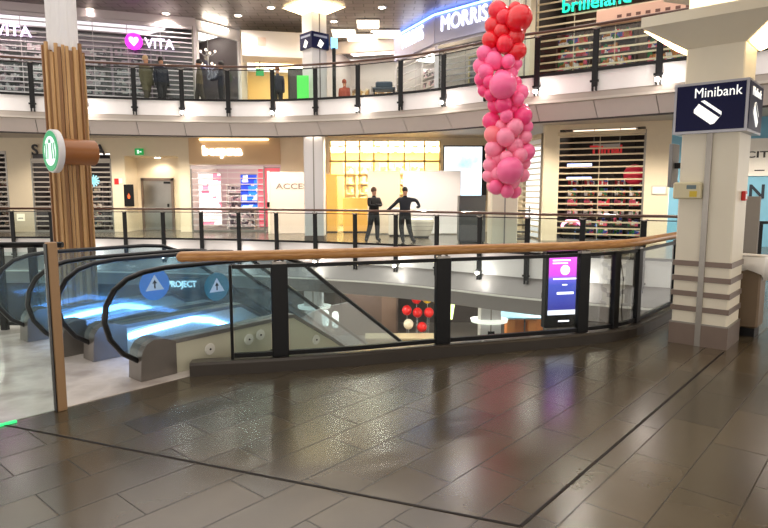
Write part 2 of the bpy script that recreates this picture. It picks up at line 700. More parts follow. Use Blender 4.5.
# ------------------------------------------------------------------ near railing with curb
curb = MB().sweep([(p.x, p.y) for p in near_s], [(0, .0), (.26, .0), (.26, .09), (.02, .12), (0, .1)])
struct('trim_10', curb, mat('dark_curb', (62, 56, 50), .3, .3, var=.1))
nr_t = thing('balustrade_railing', 'foreground railing with thick light wooden handrail, wide black posts and glass on a dark curb', 'railing', (.57, 5.85, .1))
nro = offset(near_s, .13)
hr = [(-1.77, 5.22)] + [(p.x, p.y) for p in nro]
mb = MB()
mb.tube([(x, y, 1.045) for x, y in hr], .047, 12)
mb.ball((-1.77, 5.22, 1.045), .047, 12)
mb.build('handrail', railwood, nr_t, True, True)
mb = MB()
body = [p for p in nro if p.x > -1.4]
mb.sweep([(p.x, p.y) for p in body], [(-.015, .93), (.015, .93), (.015, .965), (-.015, .965)])
mb.sweep([(p.x, p.y) for p in body], [(-.02, .12), (.02, .12), (.02, .16), (-.02, .16)])
mb.build('rail_bar', black, nr_t, True)


def s_at(path, x):
    acc = 0
    for a, b in zip(path[:-1], path[1:]):
        if a.x <= x <= b.x:
            return acc + (b - a).length * (x - a.x) / (b.x - a.x)
        acc += (b - a).length


pxs = [(-1.37, .025), (-.95, .15), (.58, .155), (2.13, .14), (2.55, .1), (2.93, .11), (3.9, .12), (4.9, .12), (5.9, .12), (6.9, .12), (7.6, .12)]
ss = []
for x, w in pxs:
    s_ = s_at(nro, x)
    ss.append((s_, w))
    (p, d), = along(nro, 1e6, s_)[:1]
    M = Matrix.Translation((p.x, p.y, 0)) @ Matrix.Rotation(math.atan2(d.y, d.x), 4, 'Z')
    po = MB().bbox(-w / 2, w / 2, -.035, .035, .1, .965, .008, M).build('post', black, nr_t, True)
    if w > .1:
        br = MB().box(-w * .42, w * .42, -.03, .03, .965, .985, M)
        br.tube([M @ Vector((-w * .3, 0, .985)), M @ Vector((0, 0, 1.02)), M @ Vector((w * .3, 0, .985))], .012, 6)
        b_ = br.build('bracket', steel, po, False)
        b_.matrix_parent_inverse = wmat(nr_t).inverted()
for (s0, w0), (s1, w1) in zip(ss[:-1], ss[1:]):
    c = cut(nro, s0 + w0 / 2 + .01, s1 - w1 / 2 - .01)
    MB().sweep([(p.x, p.y) for p in c], [(-.006, .162), (.006, .162), (.006, .928), (-.006, .928)]).build('glass_panel', gl_clear, nr_t, True)

# short railing on the far left behind the escalators
lt = thing('side_railing', 'short black railing at the left edge, behind the farthest escalator end', 'railing', (-4.6, 6.95, 0))
MB().tube([(-3.75, 6.98, 1.0), (-7, 6.85, 1.0)], .035, 8).build('handrail', black, lt, True, True)
MB().box(-7, -3.75, 6.9, 6.94, .06, .1).build('rail_bar', black, lt, True)
for x in (-4.07, -4.45, -5.5, -6.5):
    MB().bbox(x - .04, x + .04, 6.88, 6.94, .0, .98, .006).build('post', black, lt, True)
MB().box(-7, -3.78, 6.915, 6.925, .11, .92).build('glass_panel', gl_clear, lt, True)

# ------------------------------------------------------------------ escalators (local x = down the run, local y = across)
def slopez(u, z):
    return z - max(0, u - 1.65) * .7


def prism_uz(mb, poly, v0, v1):
    n = len(poly)
    vs = [(u, v0, z) for u, z in poly] + [(u, v1, z) for u, z in poly]
    fs = [tuple(range(n)), tuple(range(2 * n - 1, n - 1, -1))] + [(i, n + i, n + (i + 1) % n, (i + 1) % n) for i in range(n)]
    return mb.add(vs, fs)


LOOP = [(.12, .12), (-.03, .17), (-.16, .26), (-.26, .4), (-.3, .55), (-.28, .68), (-.21, .8), (-.1, .885), (.05, .93), (.25, .95)]
TOP = [(.8, .95), (1.35, .95), (1.6, .93), (1.85, .84), (2.2, slopez(2.2, .97)), (8.0, slopez(8.0, .97))]
deckm = mat('escalator_deck', (140, 138, 134), .28, .6)
cladm = mat('cream_escalator_cladding', (206, 204, 182), .35)
basem = mat('rounded_metal_newel_base', (122, 116, 110), .32, .5, var=.12)
treadm = mat('ribbed_tread', (52, 54, 58), .4, .6)
discm = mat('cover_disc_white', (232, 230, 220), .35)


def balustrade(t, v, side, discs=False, led=True):
    """side = +1 when the steps are on the +v side"""
    MB().tube([(u, v, z) for u, z in LOOP + TOP], .031, 10, None, .75).build('handrail', black2, t, False, True)
    g = [(u + .02, z) for u, z in LOOP[1:]] + TOP
    bot = [(8.0, slopez(8.0, .36)), (2.2, slopez(2.2, .34)), (1.65, .28), (.15, .28)]
    prism_uz(MB(), g + bot, v - .006, v + .006).build('glass_panel', gl_esc, t)
    mb = MB()
    o = v - .06 if side > 0 else v - .1
    prof = [(.0, .27), (1.65, .29), (2.2, slopez(2.2, .33)), (8, slopez(8, .33)), (8, slopez(8, -.75)), (2.3, -1.0), (1.55, -.34), (1.55, .008), (.0, .008)]
    prism_uz(mb, prof, o, o + .16)
    mb.build('side_cladding', cladm, t)
    mb = MB()
    prism_uz(mb, [(.0, .275), (1.65, .295), (2.2, slopez(2.2, .335)), (8, slopez(8, .335)), (8, slopez(8, .37)), (2.2, slopez(2.2, .37)), (1.65, .33), (.0, .31)], o - .01, o + .17)
    mb.build('deck', deckm, t)
    mb = MB()
    prism_uz(mb, [(.28, .008), (.28, .30), (.17, .345), (.08, .35), (.01, .32), (-.03, .26), (-.045, .17), (-.05, .08), (-.055, .008)], o - .02, o + .2)
    mb.build('newel_base', basem, t, False, True)
    if led:
        y = o + .175 if side > 0 else o - .015
        a = [(.3, .16), (.55, .19), (1.0, .225), (1.25, .17), (1.5, .05), (1.75, -.13), (2.2, -.45), (3.4, -1.29)]
        prism_uz(MB(), a + [(u, z + .06) for u, z in reversed(a)], y - .006, y + .006).build('led_strip', ledblue, t)
    if discs:
        for u, z in ((.62, .16), (1.06, .17), (1.2, .19), (1.95, .0)):
            M = Matrix.Translation((u, o - .012, z)) @ Matrix.Rotation(R(90), 4, 'X')
            d = MB().lathe([(.05, -.005), (.055, .004), (.05, .012), (.012, .014)], 20, M).build('cover_disc', discm, t, False, True)
            MB().lathe([(.01, .013), (.01, .018)], 8, M).build('lock', black, d)


def escalator(v0, label, discs, du=0):
    t = thing('escalator', label, 'escalator', (O.x + D.x * du, O.y + D.y * du, 0), GRID)
    balustrade(t, v0 + .09, 1, discs)
    balustrade(t, v0 + 1.05, -1)
    MB().box(.3, 1.6, v0 + .2, v0 + .93, .006, .03).build('comb_plate', steel, t)
    for k in range(14):
        u = 1.6 + k * .4
        z = .02 - .28 * (k + .3)
        mb = MB().box(u, u + .42, v0 + .2, v0 + .93, z - .25, z)
        for r in range(12):
            y = v0 + .22 + r * .06
            mb.box(u, u + .41, y, y + .03, z, z + .012)
        mb.build('step', treadm, t)
    mb = MB()
    prism_uz(mb, [(1.55, -.35), (8, slopez(8, -.45)), (8, slopez(8, -.8)), (2.3, -1.05), (1.55, -.6)], v0 + .02, v0 + 1.12)
    mb.build('truss', dsteel, t)
    return t


e1 = escalator(0, 'escalator nearest the wooden handrail, with white round covers along its side', True, .13)
e2 = escalator(1.31, 'farther escalator behind the near one, next to the side railing', False)

# stickers on the inner glass
st_blue = mat('sticker_blue', (70, 150, 225), .4)
st_teal = mat('sticker_teal', (70, 140, 150), .4)
st_white = mat('sticker_white', (240, 245, 245), .4)


def sticker(name, label, u, z, r, m, arrow):
    M = Matrix.Translation((O.x, O.y, 0)) @ Matrix.Rotation(GRID, 4, 'Z') @ Matrix.Translation((u, 1.05 - .009, z)) @ Matrix.Rotation(R(90), 4, 'X')
    t = thing(name, label, 'sticker', M.translation)
    MB().lathe([(r, 0), (r, .002)], 28, M).build('disc', m, t, True)
    q = r * .62
    MB().add([M @ Vector(p) for p in ((-q, -q * .6, .003), (q, -q * .6, .003), (0, q, .003), (-q, -q * .6, .002), (q, -q * .6, .002), (0, q, .002))],
             [(0, 1, 2), (5, 4, 3), (0, 3, 4, 1), (1, 4, 5, 2), (2, 5, 3, 0)]).build('triangle', st_white, t, True)
    mb = MB().box(-q * .08, q * .08, -q * .4, q * .2, .003, .0045, M)
    mb.add([M @ Vector(p) for p in ((-q * .25, q * .1, .0045), (q * .25, q * .1, .0045), (0, q * .5, .0045), (-q * .25, q * .1, .003), (q * .25, q * .1, .003), (0, q * .5, .003))],
           [(0, 1, 2), (5, 4, 3), (0, 3, 4, 1), (1, 4, 5, 2), (2, 5, 3, 0)])
    mb.build('pictogram', black, t, True)


sticker('warning_sticker', 'bright blue round sticker with white triangle on the escalator glass', .78, .66, .165, st_blue, 0)
sticker('warning_sticker', 'dull teal round sticker with white arrow triangle on the escalator glass', 1.52, .55, .16, st_teal, 1)

# glass screen with a bronze post at the far left
sc = thing('glass_screen', 'glass screen held by a slim bronze post, standing on the edge of the dark tiles', 'glass screen', (-2.39, 4.29, 0))
bronze = mat('bronze_post', (170, 136, 100), .4, .3)
Ms = Matrix.Translation((-2.39, 4.29, 0)) @ Matrix.Rotation(GRID, 4, 'Z')
MB().bbox(-.035, .035, -.025, .025, 0, 1.25, .005, Ms).build('post', bronze, sc, True)
MB().bbox(-.042, -.036, -.03, .03, .0, 1.24, .003, Ms).build('edge_profile', black, sc, True)
MB().box(-2.2, -.05, -.006, .006, .01, 1.22, Ms).build('glass_panel', gl_clear, sc, True)
MB().box(-.55, -.3, -.012, .012, .0, .014, Ms).build('edge_glow_bar', mat('green_edge_glow', (60, 225, 130), .3, emit=.6), sc, True)  # green glow of the glass edge put in as an emissive bar

# ------------------------------------------------------------------ big square pillar with the cash machine sign
PX = Vector((3.5, 6.01))        # near corner
RX = math.atan2(-NL.y, -NL.x)    # local +x runs from the far-left corner to the near corner


def Mp(rot=0):
    return Matrix.Translation((PX.x, PX.y, 0)) @ Matrix.Rotation(RX, 4, 'Z')


pil = thing('square_pillar', 'thick cream square pillar with steel bands standing at the end of the wooden handrail', 'pillar', (PX.x, PX.y, 0), RX)
# local: x from -.53 (left) to 0 (near corner), y from 0 (front face) to .56 (back)
MB().bbox(-.53, 0, .0, .56, .0, 3.16, .012).build('shaft', cream2, pil)
MB().box(-.29, -.235, -.022, .01, .0, 2.2).build('cover_strip', steel, pil)
for z in (.36, .52, .68, .84):
    MB().box(-.545, .012, -.014, .57, z, z + .055).build('steel_band', dsteel, pil)
MB().box(-.548, .015, -.017, .575, .0, .225).build('plinth', dsteel, pil)
MB().box(-.55, .017, -.019, .577, .225, .24).build('plinth_trim', steel, pil)
# flared head with light troughs
cap = MB()
cap.add([(-.54, -.01, 3.06), (.01, -.01, 3.06), (.01, .57, 3.06), (-.54, .57, 3.06), (-.88, -.35, 3.26), (.35, -.35, 3.26), (.35, .91, 3.26), (-.88, .91, 3.26),
         (-.88, -.35, 3.36), (.35, -.35, 3.36), (.35, .91, 3.36), (-.88, .91, 3.36)],
        [(3, 2, 1, 0), (0, 1, 5, 4), (1, 2, 6, 5), (2, 3, 7, 6), (3, 0, 4, 7), (4, 5, 9, 8), (5, 6, 10, 9), (6, 7, 11, 10), (7, 4, 8, 11), (8, 9, 10, 11)])
cap.build('flared_head', cream2, pil)
for sx in (0, 1):
    a_, b_ = (-.56, -.87) if sx == 0 else (.03, .34)
    q = MB().add([(a_, .03, 3.066), (b_, -.28, 3.25), (b_, .84, 3.25), (a_, .53, 3.066), (a_, .03, 3.074), (b_, -.28, 3.258), (b_, .84, 3.258), (a_, .53, 3.074)],
                 [(0, 1, 2, 3), (7, 6, 5, 4), (0, 4, 5, 1), (1, 5, 6, 2), (2, 6, 7, 3), (3, 7, 4, 0)])
    q.v = [v + Vector((0, 0, -.014)) for v in q.v]
    q.build('light_panel', warmglow, pil)
MB().box(-.53, 0, 0, .56, 3.36, 3.84).build('upper_shaft', cream2, pil)

# cash machine sign wrapped round the pillar
navy = mat('sign_navy', (14, 17, 62), .35, spec=.2)
sg = thing('cash_sign', 'navy box sign reading Minibank with a white card symbol, wrapped around the cream pillar', 'sign', (PX.x, PX.y, 2.2), RX)
MB().box(-.6, .07, -.08, .63, -.0, .5).build('casing', mat('sign_edge_silver', (176, 176, 184), .3, .5), sg)
MB().box(-.575, .045, -.086, -.078, .025, .475).build('front_panel', navy, sg)
MB().box(.068, .076, -.055, .605, .025, .475).build('side_panel', navy, sg)
signwhite = mat('sign_white', (240, 240, 236), .4, emit=.5)
text('lettering', 'Minibank', .135, signwhite, sg, face(-.2, -.09, .39), 0, .003, width=.42)
text('lettering', 'Minibank', .12, signwhite, sg, face(.079, .27, .39, R(90)), 0, .003, width=.42)
for base in (face(-.28, -.09, .2), face(.079, .27, .18, R(90))):
    Mc = base @ Matrix.Rotation(R(-38), 4, 'Z')
    MB().prism([(-.12, -.05), (-.1, -.075), (.1, -.075), (.12, -.05), (.12, .05), (.1, .075), (-.1, .075), (-.12, .05)], -.002, .004, Mc).build('card_symbol', signwhite, sg)
    MB().box(-.12, .12, .02, .048, .004, .007, Mc).build('card_stripe', navy, sg)

bx = thing('control_box', 'small beige control box with a yellow label on the front of the pillar', 'control box', (PX.x, PX.y, 1.54), RX)
MB().bbox(-.56, -.3, -.1, -.013, .0, .17, .012).build('housing', mat('box_beige', (214, 204, 168), .45), bx)
MB().box(-.4, -.33, -.103, -.099, .02, .08).build('label_patch', mat('label_yellow', (214, 186, 60), .5), bx)
MB().box(-.43, -.34, -.103, -.099, .1, .14).build('display', mat('lcd_grey', (96, 116, 120), .3), bx)
ap = thing('alarm_button', 'small red call point on the right edge of the cream pillar', 'alarm', (PX.x, PX.y, 1.52), RX)
MB().bbox(.002, .04, .25, .35, 0, .1, .006).build('housing', mat('alarm_red', (205, 30, 28), .4), ap)
MB().box(.04, .043, .27, .33, .02, .07).build('call_glass', st_white, ap)
wp = thing('wall_panel', 'narrow grey panel on the left side of the cream pillar, above the small beige box', 'panel', (PX.x, PX.y, 1.66), RX)
MB().bbox(-.66, -.62, .04, .28, .0, .46, .006).build('housing', mat('panel_grey', (140, 138, 138), .4), wp)
MB().box(-.62, -.532, .12, .18, .2, .26).build('bracket', black, wp)

# bin with a bag, board and post to the right of the pillar
bn = thing('waste_bin', 'brown waste bin with a white plastic liner hanging over its rim, right of the pillar', 'bin', (4.16, 6.7, 0), GRID)
brown = mat('bin_brown', (112, 94, 74), .45, .2, var=.06)
MB().bbox(-.16, .18, -.1, .24, .1, .86, .02).build('body', brown, bn)
MB().box(-.13, .15, -.07, .21, .0, .1).build('foot', black, bn)
lin_ = MB()
rim = []
for k in range(28):
    a = 2 * math.pi * k / 28
    cx, cy = .01 + .19 * max(-1, min(1, 1.25 * math.cos(a))), .07 + .19 * max(-1, min(1, 1.25 * math.sin(a)))
    rim.append((cx, cy, a))
rows = []
for z, grow, wob in ((.875, .9, 0), (.9, 1.02, .006), (.84, 1.06, .012), (.76, 1.05, .02)):
    for cx, cy, a in rim:
        k = 1 if z > .8 else 0
        zz = z - (.06 * (1 + math.sin(a * 3 + 1)) if not k else 0)
        rows.append(((cx - .01) * grow + .01 + wob * math.sin(a * 7), (cy - .07) * grow + .07 + wob * math.cos(a * 9), zz))
lin_.add(rows, [(r * 28 + i, r * 28 + (i + 1) % 28, r * 28 + 28 + (i + 1) % 28, r * 28 + 28 + i) for r in range(3) for i in range(28)])
ln = lin_.build('liner', mat('bin_liner', (232, 228, 222), .35), bn, False, True)
sm = ln.modifiers.new('thick', 'SOLIDIFY')
sm.thickness = .004
bd = thing('notice_board', 'narrow grey upright board standing behind the waste bin', 'notice board', (4.43, 7.25, 0), GRID)
MB().bbox(-.02, .02, -.085, .085, .3, 1.56, .006).build('board', mat('board_grey', (140, 134, 128), .5), bd)
MB().box(-.015, .015, -.025, .025, .03, .3).build('stem', steel, bd)
MB().box(-.12, .12, -.09, .09, .0, .03).build('base', steel, bd)
bl = thing('timber_post', 'thin light wooden post standing right of the waste bin', 'post', (4.86, 7.1, 0), GRID)
MB().box(-.03, .03, -.03, .03, .015, .92).build('shaft', railwood, bl)
MB().box(-.06, .06, -.06, .06, .0, .015).build('base', black, bl)
rp = thing('barrier_stand', 'black barrier post pair with a top bar in front of the blue shopfront', 'barrier', (6.45, 10.1, 0), 0)
for x in (-.12, .5):
    MB().box(x - .03, x + .03, -.03, .03, .0, 1.08).build('post', black, rp)
MB().box(-.2, 1.4, -.02, .02, 1.08, 1.13).build('top_bar', black, rp)

# digital advertising screen hanging inside the railing
scr = thing('advert_screen', 'upright digital screen glowing purple and blue behind the railing glass', 'screen', (1.99, 6.55, .13), R(12))
MB().bbox(-.22, .2, -.0, .1, -.02, .86, .01).build('casing', black, scr)


def screen_mat():
    m = bpy.data.materials.new('screen_picture')
    m.use_nodes = True
    nt = m.node_tree
    b = nt.nodes['Principled BSDF']
    tc = nt.nodes.new('ShaderNodeTexCoord')
    sp = nt.nodes.new('ShaderNodeSeparateXYZ')
    nt.links.new(tc.outputs['Generated'], sp.inputs[0])
    cr = nt.nodes.new('ShaderNodeValToRGB')
    el = cr.color_ramp.elements
    for i, (p, c) in enumerate(((0, (235, 235, 250)), (.07, (235, 235, 250)), (.085, (44, 44, 120)), (.5, (60, 70, 160)), (.6, (96, 84, 190)), (.66, (190, 60, 190)), (1, (215, 80, 205)))):
        e = el[i] if i < 2 else el.new(p)
        e.position = p
        e.color = (*lin(c), 1)
    nt.links.new(sp.outputs['Z'], cr.inputs[0])
    b.inputs['Base Color'].default_value = (0, 0, 0, 1)
    nt.links.new(cr.outputs[0], b.inputs['Emission Color'])
    b.inputs['Emission Strength'].default_value = 1.2
    return m


disp = MB().box(-.19, .165, -.006, -.001, .13, .8).build('display', screen_mat(), scr)
swhite = mat('screen_white', (250, 240, 252), emit=1.3)
mb = MB()
mb.lathe([(.055, 0), (.055, .003)], 20, face(.0, -.008, .63))
mb.box(-.15, .06, -.011, -.007, .73, .745)
mb.box(-.15, .03, -.011, -.007, .7, .712)
mb.box(-.14, .14, -.011, -.007, .525, .54)
mb.box(-.03, .03, -.011, -.007, .46, .472)
mb.box(-.09, .11, -.011, -.007, .36, .385)
mb.build('picture_marks', swhite, disp)
MB().box(-.06, .07, -.006, -.0, .05, .065).build('badge', swhite, scr)
MB().box(-.2, .18, .1, .14, .3, .36).build('mount', black, scr)
# loop of cable hanging beside it
cb = thing('hanging_cable', 'thin black cable hanging in the void behind the railing glass', 'cable', (2.75, 7.0, .9))
MB().tube([(2.66, 6.95, .82), (2.7, 6.98, .6), (2.78, 7.05, .42), (2.8, 7.05, .1), (2.82, 7.06, -.3), (2.9, 7.1, -.25), (2.84, 7.06, .2), (2.82, 7.0, .6), (2.76, 6.95, .82)], .007, 6).build('cable', black2, cb, True, True)

# ------------------------------------------------------------------ timber-clad column with the round sign
cc = (-5.27, 10.2)
ct = thing('clad_column', 'tall white column in the void wrapped in uneven upright timber slats', 'column', (cc[0], cc[1], -4.4))
prof = []
n = 40
ring = []
for k in range(n):
    a = 2 * math.pi * k / n
    r = .23 if k % 4 else .218
    ring.append((cc[0] + r * math.cos(a), cc[1] + r * math.sin(a)))
MB().prism(ring, -4.39, 7.99).build('shaft', offwhite, ct, True)
for k in range(34):
    a = 2 * math.pi * k / 34
    r = .285 + (.015 if k % 2 else -.008) + random.uniform(-.006, .006)
    top = 3.93 + random.uniform(-.12, .1)
    M = Matrix.Translation((cc[0] + r * math.cos(a), cc[1] + r * math.sin(a), 0)) @ Matrix.Rotation(a, 4, 'Z')
    MB().box(-.02, .02, -.024, .024, -4.38, top, M).build('slat', slatwood if k % 3 else slatwood_d, ct, True)
st = thing('round_sign', 'round green and white emblem sign on a fat wooden arm, fixed to the timber-clad column', 'sign', (-5.55, 9.75, 3.0))
ax = Vector((-.66, -.75, 0)).normalized()
Msg = Matrix.Translation((-5.05, 9.42, 2.24)) @ Matrix.Rotation(math.atan2(ax.y, ax.x), 4, 'Z') @ Matrix.Rotation(R(90), 4, 'Y')
MB().lathe([(.19, -.56), (.2, -.55), (.2, -.0), (.19, .01)], 28, Msg).build('arm', mat('arm_wood', (150, 92, 44), .4, coat=.2), st, True, True)
MB().lathe([(.31, .0), (.33, .01), (.33, .09), (.31, .1)], 36, Msg).build('drum', offwhite, st, True, True)
sgreen = mat('emblem_green', (0, 130, 78), .4, emit=.6)
swh = mat('emblem_white', (225, 245, 236), .4, emit=.45)
MB().lathe([(.305, .1), (.305, .105)], 36, Msg).build('green_disc', sgreen, st, True)
em = MB()
# generic white crowned figure with two wavy side forms
M2 = Msg @ Matrix.Rotation(R(0), 4, 'Z')
MB().tube([(-4.82, 9.68, 2.24), (-5.14, 10.02, 2.24)], .07, 8).build('bracket', black, st, True)
em.lathe([(.225, .105), (.225, .108)], 32, M2)
em.build('white_disc', swh, st, True)
em = MB()
for s_ in (-1, 1):
    for q in range(2):
        pts = [(.12 - .08 * i, s_ * (.17 - .085 * q + .012 * math.sin(i * 2.2 + q))) for i in range(4)]
        for (x0, y0), (x1, y1) in zip(pts[:-1], pts[1:]):
            em.add([M2 @ Vector(p) for p in ((x0, y0 - .022, .11), (x0, y0 + .022, .11), (x1, y1 + .022, .11), (x1, y1 - .022, .11))], [(0, 1, 2, 3)])
em.add([M2 @ Vector(p) for p in ((-.12, -.05, .11), (-.12, .05, .11), (-.19, .045, .11), (-.16, .02, .11), (-.21, 0, .11), (-.16, -.02, .11), (-.19, -.045, .11))], [(0, 1, 2, 3, 4, 5, 6)])
em.build('emblem_figure', mat('emblem_green_dark', (0, 120, 78), .4, emit=.7), st, True)

# ------------------------------------------------------------------ balloon garland
gt = thing('balloon_garland', 'hanging garland of balloons fading from red at the top to pale pink at the bottom', 'balloon garland', (3.1, 14.6, 1.6))
bcols = [mat('balloon_red', (226, 18, 36), .28, coat=.3, spec=.6), mat('balloon_scarlet', (238, 34, 60), .28, coat=.3), mat('balloon_hot_pink', (244, 62, 130), .28, coat=.3),
         mat('balloon_pink', (250, 104, 158), .28, coat=.3), mat('balloon_light_pink', (250, 140, 172), .3, coat=.3), mat('balloon_salmon', (252, 128, 140), .3, coat=.3)]


def axis_pt(z):
    pts = [(1.6, 2.88), (2.4, 2.98), (3.2, 3.0), (3.8, 2.86), (4.3, 2.68), (4.9, 2.74), (5.9, 2.98)]
    for (a, xa), (b, xb) in zip(pts[:-1], pts[1:]):
        if z <= b:
            return xa + (xb - xa) * (z - a) / (b - a)
    return pts[-1][1]


def balloon(x, y, z, r):
    if z > 5.15 or (z > 4.75 and x > axis_pt(z) - .1):
        m = bcols[random.choice((0, 0, 1))]
    elif z > 4.2:
        m = bcols[random.choice((2, 3, 3))]
    elif z > 3.3:
        m = bcols[random.choice((2, 2, 3))]
    elif z > 2.95:
        m = bcols[random.choice((5, 3, 4))]
    else:
        m = bcols[random.choice((4, 4, 3))]
    d = Vector((x - axis_pt(z), y - 14.6, .2)).normalized()
    mb = MB().ball((0, 0, 0), r, 14, 1.08)
    mb.lathe([(.004, r * 1.06), (.02, r * 1.13), (.026, r * 1.15)], 8)
    Mb = Matrix.Translation((x, y, z)) @ (-d).to_track_quat('Z', 'Y').to_matrix().to_4x4()
    mb.v = [Mb @ v for v in mb.v]
    mb.build('balloon', m, gt, True, True)


big = [(3.08, 14.25, 5.55, .3), (2.72, 14.12, 4.05, .32), (2.93, 14.12, 2.12, .32)]
for b in big:
    balloon(*b)
placed = list(big)
zc = 1.68
nb = 0
while nb < 92:
    for _ in range(400):
        z = random.uniform(1.62, 5.85)
        w = .3 if z > 4.9 else (.4 if z > 2.0 else .28)
        w *= random.choice((1, 1, .6))
        a = random.uniform(math.pi * .8, math.pi * 2.2)
        x = axis_pt(z) + w * math.cos(a)
        y = 14.6 + w * .8 * math.sin(a)
        r = random.choice((.16, .18, .2, .22)) * (1 if _ < 200 else .8)
        if all((Vector((x, y, z)) - Vector(p[:3])).length > (r + p[3]) * .7 for p in placed):
            break
    else:
        break
    balloon(x, y, z, r)
    placed.append((x, y, z, r))
    nb += 1
MB().tube([(3.16, 14.6, 8.0), (3.16, 14.6, 5.6), (2.95, 14.6, 4.9), (2.88, 14.6, 4.3), (3.12, 14.6, 3.8), (3.3, 14.6, 3.2), (3.12, 14.6, 1.7)], .008, 6).build('string', st_white, gt, True)

# ------------------------------------------------------------------ structural columns
def column(name, label, x, y, z0, z1, w, rot, m=offwhite, cap=True, bands=False):
    t = thing(name, label, 'column', (x, y, z0), rot)
    MB().bbox(-w / 2, w / 2, -w / 2, w / 2, 0, z1 - z0 - (.12 if cap else .0), .02).build('shaft', m, t)
    MB().box(-.02, .02, -w / 2 - .008, -w / 2 + .01, 0, z1 - z0 - .2).build('cover_strip', steel, t)
    MB().box(-w / 2 - .01, w / 2 + .01, -w / 2 - .01, w / 2 + .01, 0, .16).build('plinth', dsteel, t)
    if cap:
        h = z1 - z0
        q = w * 1.25
        c = MB().add([(-w / 2, -w / 2, h - .28), (w / 2, -w / 2, h - .28), (w / 2, w / 2, h - .28), (-w / 2, w / 2, h - .28), (-q, -q, h - .04), (q, -q, h - .04), (q, q, h - .04), (-q, q, h - .04)],
                     [(3, 2, 1, 0), (0, 1, 5, 4), (1, 2, 6, 5), (2, 3, 7, 6), (3, 0, 4, 7), (4, 5, 6, 7)])
        c.build('lit_head', warmglow, t)
    return t


uc = column('square_column', 'upstairs square column with a glowing flared head and navy signs', -2.42, 21.6, 4.5, 7.99, .62, R(42))
ucs = thing('wrap_sign', 'pair of navy signs with white card symbols high on the upstairs square column', 'sign', (-2.42, 21.6, 6.5), R(42))
MB().box(-.36, .36, -.36, .36, .02, .56).build('casing', navy, ucs)
for M in (face(0, -.365, .22), face(-.365, 0, .22, -R(90))):
    MB().prism([(-.14, -.12), (.02, -.18), (.14, .0), (-.02, .12)], 0, .006, M).build('card_symbol', signwhite, ucs)
    MB().box(-.28, .28, .18, .25, 0, .005, M).build('lettering_bar', mat('sign_dim_white', (150, 155, 180), .5), ucs)
column('round_edged_column', 'white column downstairs of the glowing one, in front of the hoarding', -2.36, 20.7, 0, 3.83, .66, R(0), offwhite, False)
sp_ = thing('column_downlight', 'bright lamp at the head of the white column by the hoarding', 'lamp', (-2.36, 20.3, 3.6))
MB().bbox(-.2, .2, -.08, .02, .0, .1, .01).build('lamp_body', lampglow, sp_)
column('beige_column', 'beige square column rising through both floors behind the balloon garland', 3.36, 17.1, 0, 7.99, .72, R(0), cream2, False)
column('beige_column', 'narrow beige column beside the teal-lit opticians shopfront', 4.02, 17.9, 4.5, 7.99, .3, R(0), cream2, False)

# lower-level columns with white light collars
for i, (x, y, lab) in enumerate(((3.5, 19.6, 'white lower column under the balcony, with a glowing white collar and small black sign'),
                                 (-2.6, 22.0, 'pale lower column seen through the escalator glass, with a white collar'))):
    t = column('lower_column', lab, x, y, -4.4, -1.62, .66, R(0), offwhite, False)
    mb = MB()
    for k in range(24):
        a0, a1 = 2 * math.pi * k / 24, 2 * math.pi * (k + 1) / 24
        mb.add([(rr * math.cos(a), rr * math.sin(a) * .8, zz) for a in (a0, a1) for rr, zz in ((.48, 1.78), (.6, 1.75), (.62, 1.85), (.49, 1.88))],
               [(0, 1, 5, 4), (1, 2, 6, 5), (2, 3, 7, 6), (3, 0, 4, 7)])
    mb.build('light_collar', mat('collar_glow', (255, 250, 240), .4, emit=.5), t)
    if i == 0:
        b = MB().box(-.1, .12, -.36, -.335, 1.1, 1.5).build('sign_plate', black, t)
        MB().box(-.02, .03, -.365, -.36, 1.2, 1.4).build('pictogram', st_white, b)


# ------------------------------------------------------------------ shopfronts
def WF(P, Q, z0):
    a = math.atan2(Q[1] - P[1], Q[0] - P[0])
    return Matrix.Translation((P[0], P[1], z0)) @ Matrix.Rotation(a, 4, 'Z'), a, math.hypot(Q[0] - P[0], Q[1] - P[1])


def wall(name, P, Q, z0, z1, m, th=.12, holes=()):
    """upright wall from P to Q (left to right as seen) with rectangular openings (x0, x1, zlo, zhi)"""
    M, a, L = WF(P, Q, 0)
    mb = MB()
    x = 0
    for x0, x1, zl, zh in sorted(holes):
        if x0 > x:
            mb.box(x, x0, 0, th, z0, z1, M)
        if zl > z0:
            mb.box(x0, x1, 0, th, z0, zl, M)
        if zh < z1:
            mb.box(x0, x1, 0, th, zh, z1, M)
        x = x1
    if x < L:
        mb.box(x, L, 0, th, z0, z1, M)
    return struct(name, mb, m)


def shutter(label, P, Q, x0, x1, z0, z1, m, pitch=.2, bar=.055, y=.02, group=None):
    M, a, L = WF(P, Q, 0)
    o = M @ Vector(((x0 + x1) / 2, y, z0))
    t = thing('roller_shutter', label, 'roller shutter', o, a, group)
    w = (x1 - x0) / 2
    h = z1 - z0
    mb = MB()
    k = 0
    while .02 + k * pitch + bar < h:
        z = .02 + k * pitch
        mb.box(-w, w, -.012, .012, z, z + bar)
        k += 1
    mm = max(1, int((x1 - x0) / 1.1))
    for i in range(1, mm):
        xx = -w + i * 2 * w / mm
        mb.box(xx - .01, xx + .01, .012, .022, 0, h)
    mb.build('slat_curtain', m, t)
    for s_ in (-1, 1):
        MB().box(s_ * w - .03, s_ * w + .03, -.03, .03, 0, h).build('guide_rail', steel, t)
    MB().box(-w, w, -.02, .02, 0, .07).build('bottom_bar', steel, t)
    MB().box(-w, w, -.05, .06, h - .12, h).build('shutter_box', m, t)
    return t


